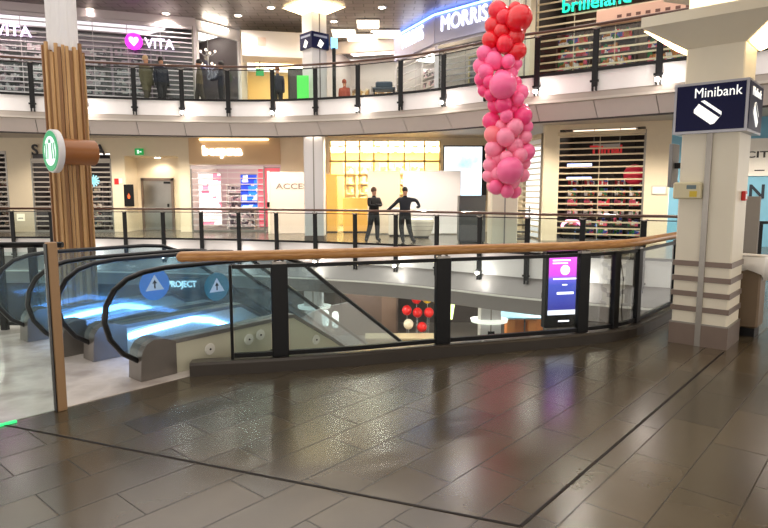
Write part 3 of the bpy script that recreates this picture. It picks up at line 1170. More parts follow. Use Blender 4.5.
SN = [0]
ROOMS = ['in the dark shop at the left edge of the picture', 'in the dark shop behind the timber-clad column', 'in the pink shop with the blue poster', 'in the warm bright store',
         'in the party shop behind the beige shutter', 'in the upstairs health shop under the VITA signs', 'behind the angled glass bay with the chandelier', 'in the entrance under the white bulkhead',
         'at the back of the glaring upstairs store', 'behind the dark shutter of the MORRIS shop', 'behind the white-lit shutter of the MORRIS shop', 'in the opticians under the teal lettering']


def room(P, Q, x0, x1, depth, z0, z1, mback, mside, mfloor, glow=None, gp=.5):
    """interior of one shop behind its front: back, sides, floor, ceiling with a luminous panel"""
    M, a, L = WF(P, Q, 0)
    SN[0] += 1
    k = SN[0]
    struct('wall_shop_back.%03d' % k, MB().box(x0, x1, depth, depth + .1, z0, z1, M), mback)
    struct('wall_shop_side.%03d' % k, MB().box(x0 - .1, x0, .12, depth, z0, z1, M).box(x1, x1 + .1, .12, depth, z0, z1, M), mside)
    struct('floor_shop.%03d' % k, MB().box(x0, x1, .0, depth, z0 + .002, z0 + .012, M), mfloor)
    if glow:  # luminous panel added to light the shop interior
        c = M @ Vector(((x0 + x1) / 2, depth * .5, z1 - .06))
        t = thing('ceiling_light', 'added ceiling light panel ' + ROOMS[k - 1], 'ceiling light', c, a)
        w = (x1 - x0) * .38
        MB().box(-w, w, -depth * .18, depth * .18, .0, .04).build('diffuser', glow, t)
        MB().box(-w - .03, w + .03, -depth * .18 - .03, depth * .18 + .03, .03, .06).build('frame', offwhite, t)
        return t


def shelf(label, P, Q, x, y, z0, w, h, goods, frame, group=None, n=5, d=.4):
    M, a, L = WF(P, Q, 0)
    o = M @ Vector((x, y, z0 + .012))
    t = thing('display_shelf', label, 'display shelf', o, a, group)
    mb = MB()
    for s_ in (-1, 1):
        mb.box(s_ * w / 2 - .02, s_ * w / 2 + .02, 0, d, 0, h)
    mb.box(-w / 2, w / 2, d - .02, d, 0, h)
    mb.build('carcass', frame, t)
    for k in range(n):
        z = .1 + k * (h - .15) / n
        MB().box(-w / 2 + .02, w / 2 - .02, 0, d - .02, z, z + .025).build('shelf_board', frame, t)
    mb = MB()
    for k in range(n):
        z = .127 + k * (h - .15) / n
        x_ = -w / 2 + .04
        while x_ < w / 2 - .16:
            ww = random.uniform(.07, .14)
            mb.box(x_, x_ + ww - .012, .03, d * .7, z, z + random.uniform(.4, .75) * (h / n))
            x_ += ww
    g = mb.build('goods', goods, t)
    g['kind'] = 'stuff'
    return t


pinkwall = mat('pale_pink_interior', (214, 190, 200), .5)
darkint = mat('dark_interior', (52, 44, 44), .6)
greyint = mat('grey_interior', (120, 112, 112), .6)
warmint = mat('warm_interior', (244, 224, 176), .5)
whiteint = mat('white_interior', (238, 230, 226), .5)
stone = mat('shop_floor', (160, 150, 140), .3)
sh_grey = mat('shutter_grey', (176, 168, 158), .35, .5)
sh_pale = mat('shutter_pale', (214, 204, 208), .4, .2)
sh_beige = mat('shutter_beige', (206, 190, 160), .35, .3)
goodsA = ramp_mat('goods_pastel', [(0, (235, 220, 225)), (.2, (120, 110, 120)), (.4, (235, 200, 210)), (.6, (90, 80, 90)), (.8, (245, 240, 240))], tex='cells', tscale=7)
goodsB = ramp_mat('goods_dark', [(0, (60, 50, 48)), (.25, (190, 176, 150)), (.45, (40, 60, 70)), (.65, (210, 200, 190)), (.85, (120, 60, 50))], tex='cells', tscale=7)
goodsC = ramp_mat('goods_party', [(0, (200, 30, 50)), (.2, (60, 80, 170)), (.35, (40, 110, 60)), (.5, (220, 90, 120)), (.65, (190, 120, 60)), (.82, (230, 225, 225))], tex='cells', tscale=7)
goodsD = ramp_mat('goods_warm', [(0, (250, 230, 190)), (.3, (210, 170, 110)), (.5, (255, 245, 225)), (.75, (160, 130, 100))], tex='cells', tscale=6)


def onz(u, v, z):
    """floor-plan point of a pixel measured on a known height (used for laying out the plan)"""
    a, b = (u - 384) / 600, -(v - 264) / 600
    pt = math.atan(71 / 600)
    y, w = math.cos(pt) + b * math.sin(pt), -math.sin(pt) + b * math.cos(pt)
    t = (z - 1.6) / w
    return (a * t, y * t)


def xon(P, Q, u):
    """distance along P-Q where the sight line of picture column u crosses it (upright approx.)"""
    k = (u - 384) / 600
    dx, dy = Q[0] - P[0], Q[1] - P[1]
    t = (k * P[1] - P[0]) / (dx - k * dy)
    return t * math.hypot(dx, dy)


# ---- main level, far side. one straight wall line
A0, A1 = (-17.5, 24.9), (5.2, 24.9)
def X(u, y=190):
    # centre column lines lean a little because the camera looks down: correct with the height of the point
    return xon(A0, A1, 384 + (u - 384) * (1 + (193 - y) / 600 * .118))


zc_ = 3.84
el0, el1 = X(128), X(181)
holes = [(0.05, X(11), 0, 3.3), (X(36), X(114), 0, 3.2), (el0, el1, 0, 3.1), (X(192), X(282), 0, 2.75), (X(330), X(440), 0, 3.7)]
wall('wall_far', A0, A1, 0, zc_, cream, .12, holes)
# left dark shop
room(A0, A1, 0.05, X(11), 3, 0, 3.5, darkint, darkint, stone, whiteglow)
shutter('open-slat shutter at the left edge of the picture, across the void', A0, A1, .05, X(11), 0, 3.3, sh_grey)
shelf('display shelf behind the shutter at the left edge', A0, A1, 1.0, 1.2, 0, 1.4, 2.3, goodsB, greyint)
# shop with dark letters
room(A0, A1, X(36), X(114), 4, 0, 3.4, darkint, darkint, stone, whiteglow)
shutter('open-slat grey shutter behind the timber-clad column', A0, A1, X(36), X(114), 0, 3.0, sh_grey)
for i, u in enumerate((42, 62, 84, 105)):
    shelf('display shelf ' + ('at the left end', 'left of the timber column', 'behind the timber column', 'at the right end')[i] + ' of the dark shop beside the steel door',
          A0, A1, X(u), 1.1 + .3 * (i % 2), 0, .7, 2.1, goodsB, greyint, 'display shelves in the dark shop beside the steel door')
fl = thing('shop_lettering', 'large dark serif letters above the grey shutter behind the timber-clad column', 'sign', (WF(A0, A1, 0)[0] @ Vector((X(70), -.05, 3.3))))
bk = mat('letter_dark', (40, 34, 34), .4)
text('letter', 'S', .62, bk, fl, face(X(41) - X(70), 0, .02), .012, .02)
text('letter', 'A', .62, bk, fl, face(X(105) - X(70), 0, .02), .012, .02)
sf = thing('snowflake_decal', 'pale blue round decoration on the shutter right of the timber-clad column', 'decoration', (WF(A0, A1, 0)[0] @ Vector((X(97), -.03, 2.0))))
mb = MB()
for k in range(6):
    mb.box(-.24, .24, -.025, .025, 0, .012, face(0, 0, .1) @ Matrix.Rotation(R(30 * k), 4, 'Z'))
mb.build('arms', mat('pale_blue', (140, 205, 225), .4, emit=.4), sf)
# recess with the steel door
M, a_, L_ = WF(A0, A1, 0)
struct('wall_recess', MB().box(el0, el1, 1.2, 1.3, 0, 3.1, M).box(el0 - .1, el0, .12, 1.3, 0, 3.3, M).box(el1, el1 + .1, .12, 1.3, 0, 3.3, M).box(el0, el1, .125, 1.3, 3.1, 3.2, M), cream)
xd0, xd1 = X(139) - .25, X(172) - .3
sd = thing('steel_door', 'brushed steel double-height service door with frame in the cream recess', 'door', M @ Vector(((xd0 + xd1) / 2, 1.14, 0)))
w = (xd1 - xd0) / 2 * 1.05
MB().bbox(-w + .1, w - .1, 0, .05, .02, 2.12, .01).build('leaf', mat('steel_door_leaf', (150, 146, 140), .28, .85, var=.25, vscale=1.6), sd)
fr = MB().box(-w, -w + .1, -.03, .06, 0, 2.24).box(w - .1, w, -.03, .06, 0, 2.24).box(-w, w, -.03, .06, 2.12, 2.24)
fr.build('frame', dsteel, sd)
MB().bbox(w - .28, w - .2, -.05, 0, 1.0, 1.14, .01).build('lock', black, sd)
MB().box(w - .4, w - .12, -.04, 0, 2.0, 2.08).build('door_closer', black, sd)
ex = thing('exit_sign', 'small green exit sign above the recess of the steel door', 'sign', M @ Vector((X(144), -.1, 3.14)))
MB().box(-.04, .04, .03, .1, .05, .2).build('bracket', steel, ex)
MB().bbox(-.17, .17, -.03, .03, 0, .26, .008).build('box', mat('exit_green', (10, 130, 60), .4, emit=.6), ex)
mb = MB().box(-.08, .0, -.036, -.03, .05, .2).box(.02, .1, -.036, -.03, .1, .15)
mb.build('pictogram', swh, ex)
dlr = M @ Vector(((el0 + el1) / 2, .7, 3.09))
po = thing('dark_poster', 'dark framed poster with an orange flame, left of the steel door', 'poster', M @ Vector((X(131), -.04, 1.05)))
MB().bbox(-.2, .2, 0, .035, 0, .9, .006).build('board', black, po)
MB().prism([(-.04, -.1), (.04, -.1), (.06, 0), (0, .12), (-.05, .02)], 0, .006, face(0, -.002, .42)).build('flame', mat('flame_orange', (220, 90, 40), .4, emit=.4), po)
fp = thing('fire_sign', 'small red and white fire sign on the cream wall left of the dark poster', 'sign', M @ Vector((X(121), -.03, 1.95)))
MB().bbox(-.16, .02, 0, .025, 0, .24, .004).build('red_plate', mat('alarm_red', (205, 30, 28)), fp)
MB().bbox(.03, .16, 0, .025, .04, .24, .004).build('white_plate', st_white, fp)
lw = thing('light_notice', 'small pale notice low on the cream wall at the far left', 'notice', M @ Vector((X(22), -.02, .45)))
MB().box(-.16, .16, 0, .015, 0, .3).build('sheet', mat('notice_paper', (250, 240, 214), .5, emit=.3), lw)
MB().box(-.1, .1, -.004, 0, .1, .13).build('print', bk, lw)
# pink shop with glowing sign
room(A0, A1, X(192), X(282), 4, 0, 3.4, pinkwall, whiteint, stone, whiteglow)
wo = mat('warm_oak_fascia', (208, 178, 140), .45)
wfp = thing('fascia_board', 'wide warm beige fascia board above the pink shop window', 'fascia board', M @ Vector((X(237), -.05, 2.78)))
MB().bbox(-(X(282) - X(192)) / 2, (X(282) - X(192)) / 2, 0, .04, 0, 1.04, .01).build('board', wo, wfp)
MB().box(-1.4, 1.4, -.06, 0, .96, 1.0).build('light_strip', warmglow, wfp)
gs = thing('glowing_lettering', 'white glowing shop name on the beige fascia of the pink shop', 'sign', M @ Vector((X(225), -.08, 3.25)))
text('lettering', 'bespına', .5, mat('letter_glow_white', (255, 244, 230), emit=3), gs, face(0, 0, .05), .02, .02, width=1.62)
shutter('pale shutter in front of the bright pink shop window', A0, A1, X(193), X(265), 0, 2.7, sh_pale, .24, .04)
for nm, lab, u0, u1, z0, z1, m in (('window_poster', 'tall white and pink poster behind the pale shutter', 199, 222, .3, 2.4, ramp_mat('poster_pink', [(0, (255, 245, 245)), (.45, (250, 225, 230)), (.7, (235, 130, 160))], tex='cells', tscale=2.6, emit=.35)),
                                   ('window_poster', 'blue and white poster panel in the pink shop window', 241, 258, 1.0, 2.35, ramp_mat('poster_blue', [(0, (30, 120, 240)), (.4, (20, 60, 200)), (.6, (200, 225, 250)), (.8, (250, 240, 245))], tex='cells', tscale=3.2, emit=.35)),
                                   ('window_poster', 'rose red poster panel at the right end of the pink shop window', 258.5, 281, .2, 2.62, mat('poster_rose', (226, 100, 118), .5, emit=.25, var=.12, vscale=2))):
    t = thing(nm, lab, 'poster', M @ Vector(((X(u0) + X(u1)) / 2, .1, z0)))
    w = (X(u1) - X(u0)) / 2 - .02
    MB().box(-w, w, 0, .02, 0, z1 - z0).build('sheet', m, t)
    MB().box(-w, w, .02, .03, -.03, 0).box(-w, w, .02, .03, z1 - z0, z1 - z0 + .03).build('hanger', steel, t)
    if u0 == 241:
        MB().box(-w, w, -.02, -.0, .12, .3).build('blue_band', mat('band_blue', (30, 50, 170), .5, emit=.3), t)
shelf('white display shelf inside the pink shop', A0, A1, X(232), 1.6, 0, 1.2, 2.0, goodsA, whiteint)

# hoarding with faint letters
t = thing('hoarding', 'pale pink hoarding panel with a grey serif name, left of the white column', 'hoarding', M @ Vector((X(300), -1.2, 0)))
MB().bbox(-1.0, 1.0, 0, .08, 0, 2.42, .01).build('panel', mat('hoarding_pink', (222, 202, 190), .5), t)
text('lettering', 'ACCES', .3, mat('letter_grey', (130, 118, 112), .5), t, face(-.12, -.012, 1.85), .004, .006, width=1.25)
MB().box(.35, .85, -.012, 0, 1.15, 1.2).build('small_print', mat('letter_grey', (130, 118, 112)), t)
MB().box(-1.08, -1.0, -.02, .1, 0, 2.45).build('edge_post', cream2, t)
MB().bbox(-1.1, -1.0, -.06, -.02, 1.05, 1.25, .01).build('handle', black, t)

# bright store behind
room(A0, A1, X(284), X(486), 5, 0, 3.6, warmint, warmint, stone, None)
t = thing('ceiling_light', 'row of glowing ceiling panels in the warm bright store behind the two men', 'ceiling light', M @ Vector((X(385), 2.5, 3.5)))
for k in range(7):
    MB().box(-2.6 + k * .8, -2.0 + k * .8, -1.4, 1.4, 0, .05).build('diffuser', mat('store_glow', (255, 228, 176), emit=14), t)
struct('window_1', MB().box(X(330), X(440), .05, .062, .0, 3.7, M), gl_shop)
mb = MB()
for u in (331, 346, 360, 374, 388, 404, 424, 439):
    mb.box(X(u) - .03, X(u) + .03, .0, .1, 0, 3.7, M)
mb.box(X(330), X(440), .0, .1, 2.85, 2.93, M)
mb.box(X(330), X(440), .0, .1, 2.3, 2.35, M)
struct('trim_11', mb, mat('window_frame_warm', (214, 180, 120), .4, .3))
for i, (u0, u1, h, lab) in enumerate(((328, 338, 2.35, 'tall orange timber panel just right of the white column'), (344, 369, 1.4, 'low orange timber counter front left of the standing man'))):
    t = thing(('timber_screen', 'timber_counter')[i], lab, ('timber screen', 'timber counter')[i], M @ Vector(((X(u0) + X(u1)) / 2, -.5, 0)))
    w = (X(u1) - X(u0)) / 2
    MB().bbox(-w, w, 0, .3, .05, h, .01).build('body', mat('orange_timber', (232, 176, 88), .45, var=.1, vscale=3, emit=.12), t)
    MB().box(-w, w, .02, .28, 0, .05).build('plinth', black, t)
# luminous wall rack
for i, u in enumerate((350, 366, 392, 410, 428)):
    shelf(('back wall rack with folded goods next to the orange counter', 'back wall rack behind the standing man', 'back wall rack between the two men', 'back wall rack above the grey partition', 'back wall rack beside the blue screen')[i],
          A0, A1, X(u) * .97 + .3, 3.4, 0, .6, 3.0, goodsD, warmint, 'back wall racks in the warm bright store', 6)
# freestanding white partition boards
for u0, u1, y, m, lab in ((370, 402, -1.5, mat('partition_beige', (206, 190, 172), .5), 'beige partition board behind the standing man'),
                          (402.5, 459, -1.6, mat('partition_white', (206, 204, 208), .5), 'wide white partition board behind the leaning man')):
    t = thing('partition_board', lab, 'partition', M @ Vector(((X(u0) + X(u1)) / 2 * .995, y, 0)))
    w = (X(u1) - X(u0)) / 2 * .95
    MB().bbox(-w, w, 0, .07, .04, 2.45, .008).build('panel', m, t)
    MB().box(-w, w, -.15, .22, 0, .04).build('foot', steel, t)
# round tub seat
t = thing('tub_chair', 'round white upholstered tub chair with seams, right of the leaning man', 'armchair', (1.34, 21.6, 0), 0)
MB().lathe([(.22, .04), (.32, .08), (.42, .3), (.46, .55), (.45, .66), (.38, .7), (.34, .66), (.33, .42), (.02, .4)], 28).build('shell', mat('tub_white', (222, 216, 206), .5), t, False, True)
MB().lathe([(.3, .41), (.33, .44), (.32, .5), (.25, .53), (.02, .54)], 24).build('seat_cushion', mat('tub_cushion', (206, 200, 190), .6), t, False, True)
mb = MB()
for z in (.28, .42, .55):
    r = .415 if z < .3 else (.442 if z < .5 else .463)
    mb.tube([((r + .002) * math.cos(a), (r + .002) * math.sin(a), z) for a in [R(200 + 10 * k) for k in range(15)]], .006, 5)
mb.build('seam', mat('seam_grey', (120, 116, 112), .6), t)
MB().lathe([(.26, 0), (.28, .04)], 20).build('base', black, t)
# white low counter between the men
t = thing('low_counter', 'low white counter between the two men', 'counter', (.62, 22.4, 0))
MB().bbox(-.45, .45, -.2, .2, .06, 1.0, .015).build('body', mat('counter_white', (214, 206, 196), .5), t)
MB().box(-.42, .42, -.17, .17, 0, .06).build('plinth', black, t)
MB().bbox(-.5, .5, -.24, .24, 1.0, 1.05, .01).build('top', offwhite, t)
# dark cabinet + blue screen
t = thing('video_wall', 'large bright pale-blue screen on the wall behind the dark cabinet', 'screen', M @ Vector((X(466) * .995, -1.0, 1.3)))
MB().bbox(-.98, .75, .0, .1, 0, 2.15, .01).build('casing', black, t)
MB().box(-.93, .55, -.006, 0, .05, 2.1).build('display', ramp_mat('screen_sky', [(.3, (150, 205, 240)), (.6, (240, 246, 255))], (1, 1, 1), 'noise', 1.0, .4, emit=.75), t)
MB().box(-.1, .1, .1, .9, .9, 1.1).build('wall_mount', black, t)
t = thing('dark_cabinet', 'tall dark grey cabinet standing left of the beige balloon column', 'cabinet', (2.8, 19.3, 0), 0)
MB().bbox(-.42, .42, -.25, .25, .06, 1.52, .012).build('body', mat('cabinet_dark', (62, 64, 68), .4), t)
MB().box(-.38, .38, -.22, .22, 0, .06).build('plinth', black, t)
MB().bbox(-.4, .4, -.265, -.25, .1, 1.46, .006).build('door', mat('cabinet_door', (70, 72, 76), .35), t)
MB().box(.3, .33, -.29, -.265, .75, .95).build('handle', steel, t)
# wire rack right of the column
t = thing('wire_rack', 'small rack with black trays between the balloon column and the party shop', 'rack', (4.0, 18.8, 0), 0)
MB().box(-.02, .02, -.02, .02, 0, 1.2).box(.52, .56, -.02, .02, 0, 1.2).build('frame', steel, t)
for k in range(5):
    MB().bbox(-.02, .56, -.12, .14, .15 + k * .22, .19 + k * .22, .006).build('tray', black, t)

# ---- party shop at the right
B0, B1, B2, B3 = (5.2, 22.6), (5.36, 20.4), (5.76, 20.36), (12.4, 17.4)
wall('wall_corner', (4.7, 24.9), (5.2, 22.6), 0, zc_, cream)
shutter('narrow angled shutter on the corner side of the party shop', (4.9, 23.6), B1, .1, 3.0, .0, 3.6, sh_beige)
t = MB()
struct('wall_pilaster', MB().box(0, .5, -.04, .4, 0, zc_, WF(B1, B2, 0)[0]), cream)
LB = math.hypot(B3[0] - B2[0], B3[1] - B2[1])


def XB(u):
    return xon(B2, B3, u)


bl_x = XB(667)
uB = (Vector(B3) - Vector(B2)).normalized()
wall('wall_right', B2, tuple(Vector(B2) + uB * (bl_x - .01)), 0, zc_, cream, .12, [(.0, XB(641), 0, 3.68)])
MBx, ab, _ = WF(B2, B3, 0)
room(B2, B3, .05, XB(641), 4, 0, 3.8, darkint, darkint, stone, mat('party_panel_glow', (255, 235, 210), emit=.9))
shutter('wide open-slat beige shutter of the party shop, with red lettering behind', B2, B3, .02, XB(641), 0, 3.6, sh_beige, .2, .05)
t = thing('red_lettering', 'small red script shop name hanging behind the beige shutter', 'sign', MBx @ Vector((XB(602), .3, 3.0)), ab)
text('lettering', 'Tiimal', .38, mat('letter_red', (190, 40, 44), .4, emit=.25), t, face(0, 0, 0), .012, .02, width=1.0)
MB().box(-.42, .42, .02, .04, .1, .2).box(-.4, -.38, 0.02, .04, .2, .7).box(.4, .42, 0.02, .04, .2, .7).build('hanger', steel, t)
labs = ['leftmost', 'second', 'third', 'fourth', 'rightmost']
for i in range(5):
    shelf(labs[i] + ' colourful gift shelf behind the beige shutter of the party shop', B2, B3, .5 + i * .5, .9 + .5 * (i % 2), 0, .48, 2.2, goodsC, darkint, 'colourful gift shelves in the party shop', 6)
t = thing('paper_lantern', 'big round dark red paper lantern behind the beige shutter', 'lantern', MBx @ Vector((XB(631), .5, 2.2)))
MB().ball((0, 0, 0), .33, 18).build('shade', mat('lantern_red', (170, 30, 52), .6, emit=.15), t, False, True)
MB().tube([(0, 0, .3), (0, 0, 1.5)], .008, 5).build('cord', black, t)
for i, (u, c) in enumerate(((562, (190, 200, 250)), (574, (180, 190, 250)))):
    t = thing('shop_screen', ('lower' if i else 'upper') + ' small bluish lit strip display at the left inside the party shop', 'display', MBx @ Vector((XB(575), .6, 2.05 + .45 * (1 - i))), ab)
    MB().box(-.4, .4, -.02, .0, 0, .09).build('display', mat('strip_glow', (190, 200, 255), emit=1.6), t)
    MB().box(-.42, .42, 0, .04, -.02, .11).build('casing', black, t)
t = thing('neon_arch', 'glowing pink arched sign low behind the beige shutter', 'sign', MBx @ Vector((XB(570), .45, .45)), ab)
MB().tube([(.32 * math.cos(R(a)), 0, .22 * math.sin(R(a))) for a in range(0, 181, 15)], .05, 8).build('tube', mat('neon_pink', (255, 150, 190), emit=2.5), t, False, True)
MB().box(-.34, .34, -.02, .02, -.45, -.0).build('stand', black, t)
t = thing('wall_notice', 'small pale framed notice on the cream wall between the party shop and the blue shopfront', 'notice', MBx @ Vector((XB(657), -.03, 1.55)), ab)
MB().bbox(-.22, .22, 0, .025, 0, .28, .005).build('frame', mat('notice_frame', (190, 184, 170), .5), t)
MB().box(-.19, .19, -.004, 0, .03, .25).build('sheet', offwhite, t)
# blue hoarding shopfront
blue = mat('hoarding_blue', (120, 178, 206), .5, var=.05, vscale=2)
t = thing('blue_hoarding', 'light blue hoarding with large dark letters and a white poster, right of the pillar', 'hoarding', MBx @ Vector((bl_x, .0, 0)), ab)
MB().box(0, LB - bl_x, 0, .1, 0, 3.83).build('panel', blue, t)
for ch, u in (('N', 754), ('E', 774)):
    text('letter', ch, .58, mat('letter_navy', (26, 36, 50), .5), t, face(XB(u) - bl_x, -.012, 1.62), .012, .01)
MB().bbox(XB(744) - bl_x, XB(768) - bl_x, -.04, 0, 2.1, 3.2, .006).build('poster', mat('poster_white', (240, 236, 228), .5), t)
text('poster_lettering', 'CITY', .26, bk, t, face(XB(756) - bl_x, -.045, 2.72), .006, .004, width=.85)
MB().box(XB(750) - bl_x, XB(760) - bl_x, -.046, -.04, 2.25, 2.28).build('small_print', bk, t)

# ------------------------------------------------------------------ upper gallery shopfronts
Z1, Z2 = 4.5, 8.0
# VITA
V0, V1 = (-15.6, 20.1), (-6.95, 23.0)
LV = math.hypot(V1[0] - V0[0], V1[1] - V0[1])
XV = lambda u: xon(V0, V1, u)
MV, av, _ = WF(V0, V1, 0)
room(V0, V1, .1, LV, 4, Z1, 7.95, pinkwall, pinkwall, stone, mat('soft_panel_glow', (255, 240, 244), emit=.9))
wall('wall_upper_left', V0, V1, Z1, Z2, mat('upper_fascia_pale', (214, 204, 208), .5), .14, [(.05, LV - .12, Z1, 7.72)])
shutter('pale see-through shutter across the health shop upstairs', V0, V1, .05, LV - .12, Z1, 7.7, sh_pale, .17, .04)
struct('window_2', MB().box(.05, LV - .12, .09, .1, Z1, 7.7, MV), gl_shop)
for i in range(6):
    shelf(('first', 'second', 'third', 'fourth', 'fifth', 'sixth')[i] + ' tall product shelf from the left inside the upstairs health shop', V0, V1, 1.0 + i * 1.45, 1.3 + .4 * (i % 2), Z1, 1.25, 2.6,
          goodsA, greyint, 'product shelves in the upstairs health shop', 7)
mag = mat('logo_magenta', (235, 40, 225), .4, emit=1.2)
vg = mat('vita_white_glow', (236, 214, 255), emit=1.5)
t = thing('shop_sign', 'glowing white VITA lettering with a magenta heart disc above the upstairs shutter', 'sign', MV @ Vector((XV(148) + .38, -.12, 6.94)), av)
text('lettering', 'VITA', .5, vg, t, face(.3, 0, 0), .004, .015, width=1.0)
MB().lathe([(.29, 0), (.29, .05)], 28, face(-.56, 0, 0.03)).build('disc', mag, t)
hp = [(.0, -.2), (.17, .0), (.19, .1), (.13, .17), (.05, .16), (0, .1), (-.05, .16), (-.13, .17), (-.19, .1), (-.17, .0)]
MB().prism([(x * .85, y * .85) for x, y in hp], .05, .07, face(-.56, 0, .03)).build('heart', vg, t)
MB().box(-1.0, 1.0, .04, .1, -.03, .03).build('mount_bar', steel, t)
t = thing('shop_sign', 'second glowing purple-white VITA lettering, at the left edge of the upper gallery', 'sign', MV @ Vector((XV(14) + .32, -.12, 7.02)), av)
text('lettering', 'VITA', .5, vg, t, face(.1, 0, 0), .004, .015, width=1.1)
MB().lathe([(.36, 0), (.36, .05)], 28, face(-.95, 0, 0.03)).build('disc', mag, t)
MB().prism(hp, .05, .07, face(-.95, 0, .03)).build('heart', vg, t)
MB().box(-1.2, .8, .04, .1, -.03, .03).build('mount_bar', steel, t)
# angled glass bay with a chandelier
G0, G1 = V1, (-5.7, 24.6)
MG, ag, LG = WF(G0, G1, 0)
room(G0, G1, .1, LG, 3, Z1, 7.9, mat('violet_interior', (170, 150, 190), .5), greyint, stone, whiteglow)
struct('window_3', MB().box(.08, LG - .05, .05, .06, Z1, 7.6, MG), gl_shop)
struct('trim_12', MB().box(0, .1, -.02, .1, Z1, 7.7, MG).box(LG - .08, LG + .02, -.02, .1, Z1, 7.7, MG).box(0, LG, -.02, .1, 7.55, 7.95, MG), offwhite)
t = thing('cove_light', 'bright slanted cove lamp above the angled glass bay upstairs', 'lamp', MG @ Vector((LG / 2 - .1, -.06, 7.78)), ag)
MB().bbox(-.6, .5, -.04, .03, 0, .1, .01).build('diffuser', lampglow, t)
t = thing('chandelier', 'small white branched chandelier hanging inside the angled glass bay', 'chandelier', MG @ Vector((LG / 2, .7, 6.9)))
MB().tube([(0, 0, 1.0), (0, 0, -.6)], .015, 6).build('stem', st_white, t)
for k in range(8):
    a = k * math.pi / 4
    z = .1 - .5 * (k % 2)
    br = MB().tube([(0, 0, z), (.16 * math.cos(a), .16 * math.sin(a), z - .06), (.28 * math.cos(a), .28 * math.sin(a), z + .04)], .014, 5).build('arm', st_white, t)
    MB().ball((.28 * math.cos(a), .28 * math.sin(a), z + .09), .05, 8).build('bulb', mat('bulb_warm', (255, 225, 205), emit=3), br, False, True)
# white bulkhead and entrance between the bay and the column
C0, C1 = (-5.7, 24.6), (-2.6, 25.2)
MC, ac, LC = WF(C0, C1, 0)
wall('wall_upper_entrance', C0, C1, Z1, Z2, cream, .2, [(.25, LC, Z1, 6.9)])
t = thing('bulkhead', 'white boxed bulkhead above the upstairs entrance, left of the navy-signed column', 'bulkhead', MC @ Vector((0, -1.2, 6.75)), ac)
MB().bbox(.1, LC - .2, 0, 1.2, 0, .95, .02).build('box', mat('bulkhead_white', (244, 236, 230), .5), t)
MB().box(.7, 1.0, -.02, 0, .4, .7).build('emblem', mat('warm_grey_emblem', (226, 200, 186), .5), t)
room(C0, C1, .2, LC, 3, Z1, 7, warmint, warmint, stone, warmglow)
t = thing('dark_door', 'dark grey tall panel left of the upstairs column', 'door panel', MC @ Vector((2.2, -1.0, Z1)), ac)
MB().bbox(-.35, .4, 0, .06, 0, 1.85, .01).build('panel', mat('door_darkgrey', (62, 58, 58), .5), t)
MB().box(-.38, -.35, -.01, .07, 0, 1.9).box(.4, .43, -.01, .07, 0, 1.9).box(-.38, .43, -.01, .07, 1.85, 1.9).build('frame', black, t)
MB().box(.3, .33, -.04, 0, .85, 1.05).build('handle', steel, t)
t = thing('exit_sign', 'small green exit sign upstairs under the white bulkhead', 'sign', MC @ Vector((.75, -.5, 6.17)), ac)
MB().bbox(-.15, .15, 0, .05, 0, .26, .006).build('box', mat('exit_green', (10, 130, 60)), t)
MB().box(-.02, .02, .01, .03, .26, .55).build('hanger', steel, t)
t = thing('green_banner', 'bright green standing banner at the foot of the upstairs column', 'banner', (-2.75, 20.9, Z1), 0)
MB().box(-.2, .2, 0, .02, .05, 1.05).build('panel', mat('banner_green', (90, 215, 90), .5, emit=.4), t)
MB().box(-.22, .22, -.1, .12, 0, .05).build('foot', black, t)
t = thing('blue_blade_sign', 'small glowing light-blue sign on a dark post right of the upstairs column', 'sign', (-1.74, 21.6, Z1), 0)
MB().box(-.06, .06, -.06, .06, 0, 2.1).build('post', black, t)
MB().bbox(-.1, .12, -.08, .08, 2.1, 2.45, .01).build('light_box', mat('sign_light_blue', (110, 190, 250), emit=1.5), t)
# very bright open store
E0, E1 = (-2.2, 26.5), (1.2, 25.6)
ME, ae, LE = WF(E0, E1, 0)
room(E0, E1, -.3, LE + .3, 3.5, Z1, 7.95, whiteint, whiteint, stone, whiteglow)
wall('wall_upper_store', E0, E1, 7.5, 7.98, whiteint, .2)
for k, (x, y, w) in enumerate(((-1.6, 24.9, .9), (-.6, 23.6, .8), (.1, 25.0, 1.0), (-.9, 25.6, 1.2))):
    t = thing('ceiling_light', ('broad', 'short', 'long', 'widest')[k] + ' glaring rectangular ceiling light of the bright upstairs store', 'ceiling light', (x, y, 7.9))
    MB().box(-w / 2, w / 2, -.5, .5, 0, .05).build('diffuser', mat('glare_panel', (255, 236, 205), emit=2.4), t)
    MB().box(-w / 2 - .04, w / 2 + .04, -.54, .54, .04, .08).build('frame', offwhite, t)
for i, x in enumerate((.4, 1.5, 2.6)):
    shelf(('left', 'middle', 'right')[i] + ' white goods rack at the back of the bright upstairs store', E0, E1, x, 2.8, Z1, .95, 2.1, goodsD, whiteint, 'racks in the bright upstairs store', 5)
t = thing('display_table', 'dark blue display table with folded goods in the bright upstairs store', 'table', (.0, 22.0, Z1), 0)
MB().bbox(-.4, .4, -.3, .3, .72, .8, .01).build('tabletop', mat('table_slate', (62, 74, 88), .5), t)
for sx in (-1, 1):
    for sy in (-1, 1):
        MB().box(sx * .35 - .02, sx * .35 + .02, sy * .25 - .02, sy * .25 + .02, 0, .72).build('leg', black, t)
MB().bbox(-.3, .3, -.2, .2, .8, 1.02, .04).build('folded_goods', mat('goods_slate', (70, 84, 100), .7), t)
